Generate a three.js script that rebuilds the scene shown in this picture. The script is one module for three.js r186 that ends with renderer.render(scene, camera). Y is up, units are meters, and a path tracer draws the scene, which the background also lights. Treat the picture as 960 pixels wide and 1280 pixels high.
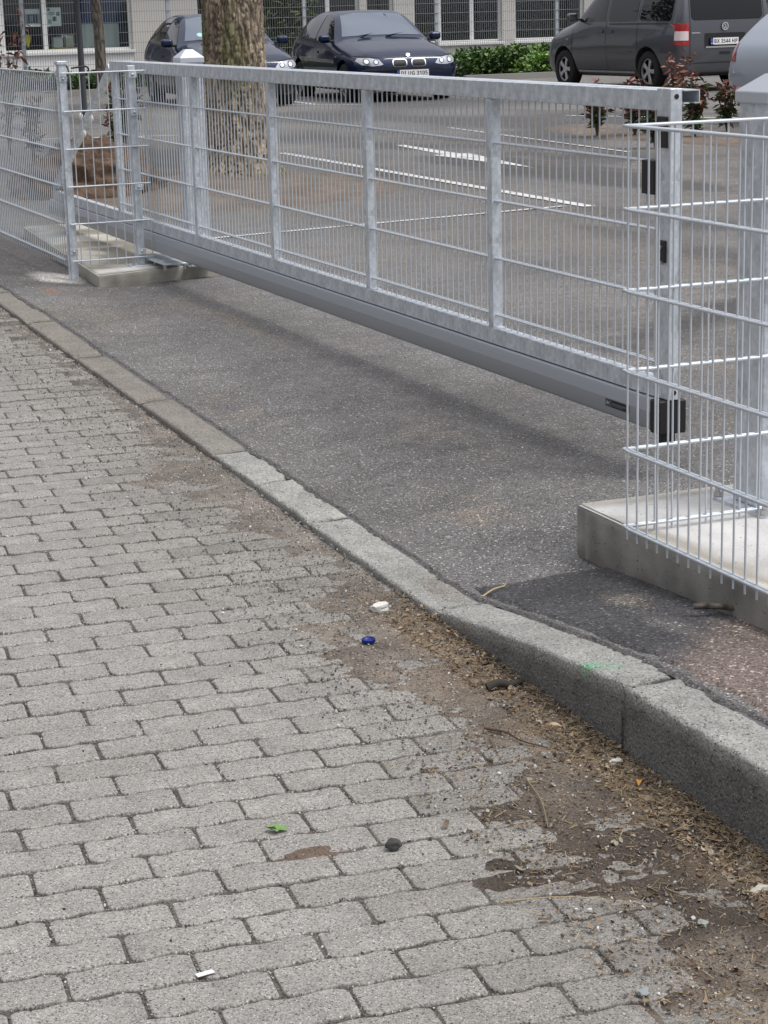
import * as THREE from 'three';
import { mergeGeometries, toCreasedNormals, mergeVertices } from 'three/addons/utils/BufferGeometryUtils.js';
import { RoundedBoxGeometry } from 'three/addons/geometries/RoundedBoxGeometry.js';
import { Brush, Evaluator, SUBTRACTION } from 'three-bvh-csg';

// ---------------------------------------------------------------- camera, sky, sun, exposure
const V = (x, y, z) => new THREE.Vector3(x, y, z);
const rad = (d) => d * Math.PI / 180;
const scene = new THREE.Scene();
const camera = new THREE.PerspectiveCamera(28.594, 0.75, 0.1, 400);
camera.position.set(0, 1.413, 3.018);
camera.rotation.order = 'YXZ';
camera.rotation.set(rad(-14.075), rad(68.2125), rad(-1.5634));

const sunDir = V(0.36, 0.87, -0.36).normalize();
function mulberry(a) { return () => { a |= 0; a = a + 0x6D2B79F5 | 0; let t = Math.imul(a ^ a >>> 15, 1 | a); t = t + Math.imul(t ^ t >>> 7, 61 | t) ^ t; return ((t ^ t >>> 14) >>> 0) / 4294967296; }; }
// lattice noise in 2-D (optionally periodic) and 3-D
const PERM = (() => { const r = mulberry(7), p = new Uint32Array(4096); for (let i = 0; i < 4096; i++) p[i] = (r() * 4294967296) >>> 0; return p; })();
const hash = (x, y, z) => PERM[(PERM[(PERM[x & 4095] + y) & 4095] + z) & 4095] / 4294967296;
const sm = (t) => t * t * (3 - 2 * t);
const lerp = (a, b, t) => a + (b - a) * t;
const clamp = (v, a = 0, b = 1) => Math.min(b, Math.max(a, v));
const sstep = (a, b, v) => sm(clamp((v - a) / (b - a)));
function n2(x, y, s = 0, per = 0) {
  let xi = Math.floor(x), yi = Math.floor(y); const fx = sm(x - xi), fy = sm(y - yi);
  let x1 = xi + 1, y1 = yi + 1;
  if (per) { xi = ((xi % per) + per) % per; x1 = ((x1 % per) + per) % per; yi = ((yi % per) + per) % per; y1 = ((y1 % per) + per) % per; }
  return lerp(lerp(hash(xi, yi, s), hash(x1, yi, s), fx), lerp(hash(xi, y1, s), hash(x1, y1, s), fx), fy);
}
function n3(x, y, z) {
  const xi = Math.floor(x), yi = Math.floor(y), zi = Math.floor(z), fx = sm(x - xi), fy = sm(y - yi), fz = sm(z - zi);
  const h = (a, b, c) => hash(xi + a, yi + b, zi + c);
  return lerp(lerp(lerp(h(0, 0, 0), h(1, 0, 0), fx), lerp(h(0, 1, 0), h(1, 1, 0), fx), fy), lerp(lerp(h(0, 0, 1), h(1, 0, 1), fx), lerp(h(0, 1, 1), h(1, 1, 1), fx), fy), fz);
}
function fbm(x, y, s = 0, o = 4) { let a = 0.5, v = 0, t = 0; for (let i = 0; i < o; i++) { v += a * n2(x, y, s + i * 17); t += a; x *= 2.03; y *= 2.03; a *= 0.5; } return v / t; }
function fbmP(x, y, per, s, o) { let a = 0.5, v = 0, t = 0; for (let i = 0; i < o; i++) { v += a * n2(x, y, s + i * 17, per); t += a; x *= 2; y *= 2; per *= 2; a *= 0.5; } return v / t; }

{ // overcast sky, brighter round the veiled sun
  const W = 512, H = 256, d = new Float32Array(W * H * 4);
  for (let j = 0; j < H; j++) for (let i = 0; i < W; i++) {
    const el = ((j + 0.5) / H - 0.5) * Math.PI, az = ((i + 0.5) / W - 0.5) * 2 * Math.PI;
    const v = V(Math.cos(el) * Math.cos(az), Math.sin(el), Math.cos(el) * Math.sin(az));
    const y = Math.max(0, v.y), c = v.dot(sunDir);
    let L = 0.42 * (1 + 1.6 * y) / 1.3;
    const cl = n3(v.x * 3 + 5, v.y * 5 + 5, v.z * 3 + 5) * 0.6 + n3(v.x * 7 + 9, v.y * 10 + 5, v.z * 7 + 5) * 0.4;
    L *= 0.72 + 0.56 * cl;
    L += 1.5 * Math.exp((c - 1) * 7);
    if (v.y < 0) L *= 0.5;
    const k = (j * W + i) * 4, b = 1 - cl;
    d[k] = L * (0.97 + 0.04 * cl - 0.05 * b); d[k + 1] = L * (0.99 - 0.02 * b); d[k + 2] = L * (1.01 + 0.10 * b); d[k + 3] = 1;
  }
  const t = new THREE.DataTexture(d, W, H, THREE.RGBAFormat, THREE.FloatType);
  t.mapping = THREE.EquirectangularReflectionMapping; t.magFilter = THREE.LinearFilter; t.minFilter = THREE.LinearFilter; t.needsUpdate = true;
  scene.background = t; scene.environment = t;
}
const sun = new THREE.DirectionalLight(new THREE.Color(1, 0.96, 0.90), 1.3);
sun.position.copy(sunDir).multiplyScalar(60).add(V(-15, 0, -4)); sun.target.position.set(-15, 0, -4);
sun.castShadow = true; sun.shadow.radius = 30; sun.shadow.mapSize.set(4096, 4096);
Object.assign(sun.shadow.camera, { left: -40, right: 40, top: 40, bottom: -40, near: 1, far: 160 });
scene.add(sun, sun.target);
const renderer = new THREE.WebGLRenderer({ antialias: true });
renderer.toneMapping = THREE.LinearToneMapping;
renderer.toneMappingExposure = 1.3;
renderer.shadowMap.enabled = true;

// ---------------------------------------------------------------- helpers
const used = {};
function numbered(n) { if (!(n in used)) { used[n] = 0; return n; } used[n]++; return n + '_' + String(used[n]).padStart(3, '0'); }
function shade(o) { o.traverse((c) => { if (c.isMesh) { c.castShadow = true; c.receiveShadow = true; } }); return o; }
function tag(o, label, category, group) { o.userData = { label, category }; if (group) o.userData.group = group; return o; }
function thing(name, label, category, pos = [0, 0, 0], turn = 0, group) { const o = new THREE.Group(); o.name = numbered(name); o.position.set(...pos); o.rotation.y = turn; scene.add(o); return tag(o, label, category, group); }
function part(name, geo, mat, parent) { const m = new THREE.Mesh(geo, mat); m.name = name; m.castShadow = m.receiveShadow = true; parent.add(m); return m; }
function single(name, geo, mat, label, category, group) { const m = part(numbered(name), geo, mat, scene); return tag(m, label, category, group); }
function structure(name, geo, mat) { const m = part(numbered(name), geo, mat, scene); m.userData = { kind: 'structure' }; return m; }
// uv in metres by dominant axis
function triUV(g, k = 1, ox = 0, oy = 0) {
  if (g.index) g = g.toNonIndexed();
  const p = g.attributes.position, uv = new Float32Array(p.count * 2), a = V(), b = V(), c = V(), n = V();
  for (let i = 0; i < p.count; i += 3) {
    a.fromBufferAttribute(p, i); b.fromBufferAttribute(p, i + 1); c.fromBufferAttribute(p, i + 2);
    n.copy(b).sub(a).cross(c.clone().sub(a)); const x = Math.abs(n.x), y = Math.abs(n.y), z = Math.abs(n.z);
    [a, b, c].forEach((q, j) => { let u, v; if (y >= x && y >= z) { u = q.x; v = q.z; } else if (x >= z) { u = q.z; v = q.y; } else { u = q.x; v = q.y; } uv[(i + j) * 2] = u * k + ox; uv[(i + j) * 2 + 1] = v * k + oy; });
  }
  g.setAttribute('uv', new THREE.BufferAttribute(uv, 2)); return g;
}
function box(x0, x1, y0, y1, z0, z1, r = 0) {
  const w = x1 - x0, h = y1 - y0, d = z1 - z0;
  const g = r > 0 ? new RoundedBoxGeometry(w, h, d, 2, Math.min(r, w / 2.01, h / 2.01, d / 2.01)) : new THREE.BoxGeometry(w, h, d);
  g.translate((x0 + x1) / 2, (y0 + y1) / 2, (z0 + z1) / 2); return triUV(g);
}
function rod(a, b, r, seg = 7, r2 = r) {
  const d = b.clone().sub(a), g = new THREE.CylinderGeometry(r2, r, d.length(), seg, 1);
  g.applyQuaternion(new THREE.Quaternion().setFromUnitVectors(V(0, 1, 0), d.clone().normalize())); g.translate((a.x + b.x) / 2, (a.y + b.y) / 2, (a.z + b.z) / 2); return g.toNonIndexed();
}
function merge(list) { return mergeGeometries(list.map((g) => { g = g.index ? g.toNonIndexed() : g; for (const k of Object.keys(g.attributes)) if (!['position', 'normal', 'uv'].includes(k)) g.deleteAttribute(k); return g; })); }
function extrude(pts, depth, bevel = 0, holes = []) {
  const s = new THREE.Shape(pts.map((p) => new THREE.Vector2(...p))); holes.forEach((h) => s.holes.push(new THREE.Path(h.map((p) => new THREE.Vector2(...p)))));
  return new THREE.ExtrudeGeometry(s, { depth, bevelEnabled: bevel > 0, bevelSize: bevel, bevelOffset: -bevel, bevelThickness: bevel, bevelSegments: 2, steps: 1 });
}
// profile in (z, y) swept along x
function sweepX(pts, x0, x1) { const g = extrude(pts.map(([z, y]) => [-z, y]), x1 - x0); g.rotateY(Math.PI / 2); g.translate(x0, 0, 0); g.deleteAttribute('normal'); return triUV(toCreasedNormals(g, 0.22)); }

// ---------------------------------------------------------------- procedural textures
function dataTex(arr, n, srgb, rep) { const t = new THREE.DataTexture(arr, n, n, THREE.RGBAFormat); t.wrapS = t.wrapT = THREE.RepeatWrapping; t.magFilter = THREE.LinearFilter; t.minFilter = THREE.LinearMipmapLinearFilter; t.generateMipmaps = true; if (srgb) t.colorSpace = THREE.SRGBColorSpace; t.repeat.set(rep, rep); t.needsUpdate = true; return t; }
const toS = (l) => 255 * (l <= 0.0031308 ? 12.92 * l : 1.055 * Math.pow(l, 1 / 2.4) - 0.055);
class Tex { // n pixels covering `size` metres; linear colour + height
  constructor(n, size, seed) { this.n = n; this.size = size; this.c = new Float32Array(n * n * 3); this.h = new Float32Array(n * n); this.r = mulberry(seed); this.seed = seed; }
  fill(fn) { const n = this.n; for (let j = 0; j < n; j++) for (let i = 0; i < n; i++) { const k = j * n + i, o = fn(i / n, j / n); this.c[k * 3] = o[0]; this.c[k * 3 + 1] = o[1]; this.c[k * 3 + 2] = o[2]; this.h[k] = o[3]; } return this; }
  splat(count, r0, r1, col, h, al = 1) { // irregular grains
    const n = this.n, R = this.r;
    for (let s = 0; s < count; s++) {
      const cx = R() * n, cy = R() * n, r = lerp(r0, r1, R() ** 2), e = 0.6 + 0.4 * R(), th = R() * 3.14, ct = Math.cos(th), st = Math.sin(th), c = col(R), hh = h * (0.5 + R()), rr = Math.ceil(r) + 1;
      for (let y = -rr; y <= rr; y++) for (let x = -rr; x <= rr; x++) {
        const u = (x * ct + y * st) / r, v = (-x * st + y * ct) / (r * e), d = Math.abs(u) ** 2.6 + Math.abs(v) ** 2.6; if (d > 1) continue;
        const k = ((((cy + y) | 0) + n) % n) * n + ((((cx + x) | 0) + n) % n), w = al * Math.min(1, (1 - d) * 3);
        for (let q = 0; q < 3; q++) this.c[k * 3 + q] = lerp(this.c[k * 3 + q], c[q], w);
        this.h[k] = lerp(this.h[k], this.h[k] + hh, w);
      }
    } return this;
  }
  map() { const n = this.n, a = new Uint8Array(n * n * 4); for (let k = 0; k < n * n; k++) { for (let q = 0; q < 3; q++) a[k * 4 + q] = clamp(toS(Math.max(0, this.c[k * 3 + q])), 0, 255); a[k * 4 + 3] = 255; } return dataTex(a, n, true, 1 / this.size); }
  bump() { const n = this.n, a = new Uint8Array(n * n * 4); for (let k = 0; k < n * n; k++) { const v = clamp(this.h[k] * 255, 0, 255); a[k * 4] = a[k * 4 + 1] = a[k * 4 + 2] = v; a[k * 4 + 3] = 255; } return dataTex(a, n, false, 1 / this.size); }
}
const grey = (v, w = 0) => [v * (1 + w), v, v * (1 - w)];
function std(o) { return new THREE.MeshStandardMaterial({ roughness: 0.9, ...o }); }
function lin(r, g, b) { return new THREE.Color().setRGB(r, g, b); }

const tAsphalt = new Tex(1024, 0.95, 11).fill((u, v) => { const a = fbmP(u * 8, v * 8, 8, 3, 4); const f = n2(u * 256, v * 256, 5, 256); return [...grey(0.122 + 0.07 * (a - 0.5) + 0.05 * (f - 0.5), 0.04), 0.35 + 0.15 * f]; })
  .splat(30000, 1.3, 4.6, (R) => { const k = R(); return k < 0.10 ? grey(0.30 + R() * 0.25, 0.05) : k < 0.50 ? grey(0.15 + R() * 0.12, 0.06 * R()) : grey(0.05 + R() * 0.05, 0.03); }, 0.30)
  .splat(9000, 0.8, 1.7, (R) => grey(0.03 + R() * 0.03), -0.25)
  .splat(3000, 0.8, 1.8, (R) => grey(0.40 + R() * 0.35, 0.03), 0.2);
const tPaver = new Tex(1024, 0.62, 12).fill((u, v) => { const a = fbmP(u * 6, v * 6, 6, 3, 5), f = n2(u * 340, v * 340, 5, 340), g = n2(u * 170, v * 170, 9, 170); return [...grey(0.255 + 0.14 * (a - 0.5) + 0.12 * (f - 0.5) + 0.12 * (g - 0.5), 0.05), 0.5 + 0.2 * (f - 0.5)]; })
  .splat(30000, 1.0, 3.0, (R) => { const k = R(); return k < 0.24 ? grey(0.42 + R() * 0.25, 0.03) : k < 0.66 ? grey(0.06 + R() * 0.08, 0.05) : k < 0.72 ? [0.30, 0.22, 0.18] : grey(0.24 + R() * 0.1, 0.04); }, 0.22, 0.85)
  .splat(2200, 1.4, 4.6, (R) => grey(0.05 + 0.05 * R(), 0.05), -0.35, 0.9);
const tGranite = new Tex(1024, 0.7, 13).fill((u, v) => { const a = fbmP(u * 8, v * 8, 8, 2, 4), f = n2(u * 150, v * 150, 4, 150); return [...grey(0.34 + 0.16 * (a - 0.5) + 0.16 * (f - 0.5), 0.035), 0.5 + 0.5 * (a - 0.5) + 0.2 * (f - 0.5)]; })
  .splat(15000, 1, 4.2, (R) => { const k = R(); return k < 0.33 ? grey(0.05 + R() * 0.06) : k < 0.6 ? grey(0.60 + R() * 0.15, 0.02) : k < 0.68 ? [0.36, 0.29, 0.22] : grey(0.3 + R() * 0.12); }, 0.16, 0.8);
const tSoil = new Tex(1024, 0.8, 14).fill((u, v) => { const a = fbmP(u * 8, v * 8, 8, 2, 5), f = n2(u * 256, v * 256, 4, 256); const b = 0.17 + 0.14 * (a - 0.5) + 0.09 * (f - 0.5); return [b * 1.06, b, b * 0.90, 0.4 + 0.4 * a + 0.2 * f]; })
  .splat(12000, 0.9, 4.4, (R) => { const k = R(); return k < 0.18 ? grey(0.38 + R() * 0.25, 0.05) : k < 0.4 ? [0.22, 0.16, 0.11] : k < 0.7 ? grey(0.05 + R() * 0.04, 0.1) : grey(0.16 + R() * 0.08, 0.08); }, 0.3);
const tConcrete = new Tex(1024, 1.1, 15).fill((u, v) => { const a = fbmP(u * 5, v * 5, 5, 2, 5), f = n2(u * 300, v * 300, 4, 300), s = fbmP(u * 3, v * 24, 3, 8, 3); const b = 0.40 + 0.24 * (a - 0.5) + 0.05 * (f - 0.5) + 0.08 * (s - 0.5); return [b * 1.02, b, b * 0.95, 0.5 + 0.3 * (a - 0.5) + 0.12 * f]; })
  .splat(900, 1, 3.5, (R) => grey(0.12 + 0.1 * R(), 0.05), -0.4, 0.8);
const tZinc = new Tex(512, 0.30, 16).fill((u, v) => { const s = fbmP(u * 14, v * 4, 14, 21, 4), a = fbmP(u * 4, v * 4, 4, 2, 3), f = fbmP(u * 22, v * 22, 22, 6, 2); const b = 0.63 + 0.34 * (s - 0.5) + 0.20 * (a - 0.5) + 0.26 * (f - 0.5); return [b * 0.925, b * 0.985, b * 1.045, 0.5]; })
  .splat(420, 2, 7, (R) => { const b = 0.50 + R() * 0.32; return [b * 0.94, b, b * 1.04]; }, 0, 0.5);
const zincRough = (() => { const n = 256, a = new Uint8Array(n * n * 4); for (let j = 0; j < n; j++) for (let i = 0; i < n; i++) { const v = 95 + 90 * fbmP(i / n * 12, j / n * 12, 12, 5, 4); const k = (j * n + i) * 4; a[k] = a[k + 1] = a[k + 2] = v; a[k + 3] = 255; } return dataTex(a, n, false, 1 / 0.3); })();
const tBark = new Tex(512, 1.0, 17).fill((u, v) => { const r = Math.abs(n2(u * 26, v * 7, 3, 26) - 0.5) * 2, a = fbmP(u * 16, v * 8, 16, 6, 4); const b = 0.10 + 0.13 * sstep(0.1, 0.6, r) + 0.10 * (a - 0.5); return [b * 1.10, b, b * 0.84, r]; });

const mAsphalt = std({ map: tAsphalt.map(), bumpMap: tAsphalt.bump(), bumpScale: 0.006, vertexColors: true, roughness: 0.86 });
const paverMap = tPaver.map(), paverBump = tPaver.bump();
const pv = (c) => std({ map: paverMap, bumpMap: paverBump, bumpScale: 0.003, color: c, roughness: 0.92 });
const mGranite = std({ map: tGranite.map(), bumpMap: tGranite.bump(), bumpScale: 0.010, vertexColors: true, roughness: 0.9 });
const soilMap = tSoil.map(), soilBump = tSoil.bump();
const mSoil = std({ map: soilMap, bumpMap: soilBump, bumpScale: 0.010, vertexColors: true, roughness: 1 });
const mConcrete = std({ map: tConcrete.map(), bumpMap: tConcrete.bump(), bumpScale: 0.004, vertexColors: true, roughness: 0.92 });
const mZinc = std({ map: tZinc.map(), roughnessMap: zincRough, roughness: 0.95, metalness: 0.5 });
const mWire = std({ color: lin(0.55, 0.585, 0.62), roughness: 0.5, metalness: 0.4 });
const mAlu = std({ color: lin(0.40, 0.42, 0.45), roughness: 0.42, metalness: 0.65 });
const mBlack = std({ color: lin(0.012, 0.012, 0.013), roughness: 0.55 });
const mSteel = std({ color: lin(0.5, 0.5, 0.5), roughness: 0.35, metalness: 0.9 });
const mPaint = std({ map: (() => { const t = new Tex(512, 0.7, 31).fill((u, v) => { const a = fbmP(u * 12, v * 12, 12, 3, 5), b = 0.62 - 0.30 * sstep(0.52, 0.72, a); return [b, b, b * 0.97, 0.5]; }); return t.map(); })(), roughness: 0.9 });

// ---------------------------------------------------------------- the lie of the land
const street = (x) => x > -10 ? -0.157 - 0.0242 * (x + 3) : 0.0124 + 0.006 * Math.min(4, -10 - x);
const kerbTop = (x) => { const lo = street(Math.min(x, -4.6)) + 0.022, t = clamp((x + 4.6) / 1.04); return lerp(lo, 0.012, x < -4.6 ? 0 : 1 - Math.pow(1 - t, 1.22)); };
const K0 = 0.93, K1 = 1.06;                       // back and front of the kerb
function groundY(x, z) { const k = sstep(0.22, K0 - 0.02, z); return lerp(0, kerbTop(x) + 0.001, Math.min(1, k)) + 0.004 * (fbm(x * 1.3, z * 1.3, 40, 3) - 0.5); }
function lines(segs) { const o = []; for (const [a, b, st] of segs) { const n = Math.max(1, Math.round((b - a) / st)); for (let i = 0; i < n; i++) o.push(a + (b - a) * i / n); } o.push(segs[segs.length - 1][1]); return o; }
function sheet(xs, zs, yf, cf) { // y-up grid with vertex colours
  const nx = xs.length, nz = zs.length, p = [], c = [], uv = [], id = [];
  for (let j = 0; j < nz; j++) for (let i = 0; i < nx; i++) { const x = xs[i], z = zs[j]; p.push(x, yf(x, z), z); uv.push(x, z); const k = cf(x, z); c.push(k[0], k[1], k[2]); }
  for (let j = 0; j < nz - 1; j++) for (let i = 0; i < nx - 1; i++) { const a = j * nx + i, b = a + 1, d = a + nx, e = d + 1; id.push(a, d, b, b, d, e); }
  const g = new THREE.BufferGeometry(); g.setAttribute('position', new THREE.Float32BufferAttribute(p, 3)); g.setAttribute('uv', new THREE.Float32BufferAttribute(uv, 2)); g.setAttribute('color', new THREE.Float32BufferAttribute(c, 3)); g.setIndex(id); g.computeVertexNormals(); return g;
}
const blot = (x, z, cx, cz, rx, rz, s, ang = 0) => { const ca = Math.cos(ang), sa = Math.sin(ang), u = ((x - cx) * ca + (z - cz) * sa) / rx, v = (-(x - cx) * sa + (z - cz) * ca) / rz; return sstep(1.15, 0.35, Math.sqrt(u * u + v * v) + 0.9 * (fbm(x * 5 + s, z * 5, s, 3) - 0.5)); };
function tint(base, col, k) { return [lerp(base[0], col[0], k), lerp(base[1], col[1], k), lerp(base[2], col[2], k)]; }
function asphaltTone(x, z) {
  const big = fbm(x * 0.5, z * 0.5, 3, 4), mid = fbm(x * 2.1, z * 2.1, 9, 4);
  const fine = fbm(x * 17, z * 17, 14, 3), br = sstep(0.36, 0.62, fine); let v = 1.10 + 0.55 * (big - 0.5) + 0.5 * (mid - 0.5) + 0.35 * (fine - 0.5), c = [v * 1.01, v, v * 0.99];
  c = tint(c, [1.25, 1.12, 0.95], 0.75 * br * sstep(0.46, 0.66, fbm(x * 1.1 + 7, z * 1.1, 61, 4)));          // dry dust
  if (z < -0.5) { const k = sstep(-0.5, -2.5, z); c = c.map((q, i) => q * lerp(1, [1.02, 1.015, 1.0][i], k)); c = tint(c, [1.55, 1.45, 1.30], 0.6 * k * br * sstep(0.5, 0.66, fbm(x * 0.45, z * 0.9, 68, 4))); c = tint(c, [0.42, 0.42, 0.43], 0.7 * k * sstep(0.52, 0.66, fbm(x * 0.35 + 9, z * 0.8, 69, 4))); }                                                    // the older car park surface
  c = tint(c, [0.36, 0.36, 0.38], 0.8 * blot(x, z, -8.0, -1.9, 1.5, 0.22, 5, 0.95));                       // dark band beyond the gate
  c = tint(c, [1.5, 1.3, 1.05], 0.5 * br * blot(x, z, -7.2, 0.78, 0.4, 0.12, 6));
  c = tint(c, [1.45, 1.28, 1.05], 0.6 * br * blot(x, z, -5.3, 0.62, 0.3, 0.1, 7));
  c = tint(c, [1.35, 1.25, 1.1], 0.5 * br * blot(x, z, -6.1, 0.35, 0.5, 0.14, 8));
  c = tint(c, [1.6, 1.35, 1.0], 0.55 * br * blot(x, z, -9.2, 0.15, 0.9, 0.10, 9));                              // grit under the beam
  if (z > 0.2 && x < -10.55) c = tint(c, [0.55, 0.53, 0.52], 0.6);                                         // patched footway
  c = tint(c, [4.2, 4.1, 3.9], 0.9 * blot(x, z, -10.95, 0.56, 0.30, 0.14, 12));                            // cement spilled round the post
  c = tint(c, [0.9, 0.72, 0.58], 0.75 * sstep(0.02, 0, Math.abs(z - K0 + 0.005 + 0.03 * (n2(x * 9, 1, 3) - 0.5)) - 0.012));
  c = tint(c, [1.7, 0.95, 0.65], 0.8 * blot(x, z, -10.35, 0.72, 0.16, 0.05, 33));                          // rusty brick grit
  return c;
}
structure('asphalt_ground', sheet(
  lines([[-120, -45, 15], [-45, -24, 0.7], [-24, -14, 0.25], [-14, -10, 0.07], [-10, -3, 0.022], [-3, -1.5, 0.08], [-1.5, 20, 1.5], [20, 90, 14]]),
  lines([[-120, -40, 16], [-40, -16, 1], [-16, -6, 0.3], [-6, -1, 0.09], [-1, K0, 0.017]]),
  groundY, asphaltTone), mAsphalt);
{ // ragged lip where the asphalt laps the back of the kerb
  const xs = lines([[-14, -2.6, 0.016]]), zs = lines([[0, 1, 0.25]]), e = (x) => K0 + 0.004 + 0.030 * (fbm(x * 5, 2, 44, 4) - 0.42) + 0.012 * (n2(x * 40, 4, 45) - 0.5);
  const g = sheet(xs, zs, (x, t) => groundY(x, K0 - 0.03) * (1 - t) + t * kerbTop(x) + (t < 0.9 ? 0.0055 : 0.001) + 0.003 * (n2(x * 50, t * 3, 46) - 0.5), (x, t) => { const c = asphaltTone(x, K0 - 0.05); return t > 0.6 ? tint(c, [0.5, 0.48, 0.46], 0.7) : c; });
  const p = g.attributes.position, uv = g.attributes.uv; for (let i = 0; i < p.count; i++) { const x = p.getX(i), t = p.getZ(i); p.setZ(i, lerp(K0 - 0.035, Math.max(K0 - 0.02, e(x)), t)); uv.setY(i, p.getZ(i)); } g.computeVertexNormals(); structure('asphalt_lip', g, mAsphalt);
}

// darker, newer asphalt of the footway right of the crossing; its left edge is ragged
{
  const edge = (z) => -4.62 - 0.10 * (z - 0.57) / 0.36 + 0.05 * (fbm(z * 6, 3, 8, 3) - 0.5) + 0.06 * (1 - sstep(0.57, 0.7, z));
  const xs = lines([[0, 0.3, 0.02], [0.3, 2.4, 0.05], [2.4, 8, 0.6]]), zs = lines([[0.555, K0 - 0.004, 0.018]]);
  const g = sheet(xs, zs, (u, z) => { const x = edge(z) + u; return groundY(x, z) - 0.004 + 0.016 * sstep(0, 0.05, u) * sstep(K0 + 0.0, K0 - 0.035, z + 0.018 * (n2(x * 14, z, 6) - 0.3)) + 0.004 * (fbm(x * 7, z * 7, 15, 3) - 0.5) * sstep(0, .06, u); },
    (u, z) => { const x = edge(z) + u; let v = 0.50 + 0.35 * (fbm(x * 3, z * 3, 70, 3) - 0.5), c = [v * 0.98, v * 0.98, v * 1.04]; c = tint(c, [1.8, 1.65, 1.35], 0.6 * blot(x, z, -4.2, 0.70, 0.12, 0.05, 21)); c = tint(c, [1.4, 1.35, 1.28], 0.5 * blot(x, z, -3.9, 0.74, 0.25, 0.05, 22)); c = tint(c, [1.5, 1.22, 1.08], 0.95 * sstep(-3.72, -3.5, x - 0.9 * (z - 0.9) + 0.15 * (fbm(x * 6, z * 6, 23, 3) - 0.5))); if (u < 0.05) c = tint([1.45, 1.38, 1.3], c, u / 0.05); return c; });
  const p = g.attributes.position, uv = g.attributes.uv; for (let i = 0; i < p.count; i++) { const x = edge(p.getZ(i)) + p.getX(i); p.setX(i, x); uv.setX(i, x * 0.8); uv.setY(i, p.getZ(i) * 0.8); } g.computeVertexNormals();
  structure('footway_asphalt', g, mAsphalt);
}

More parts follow.
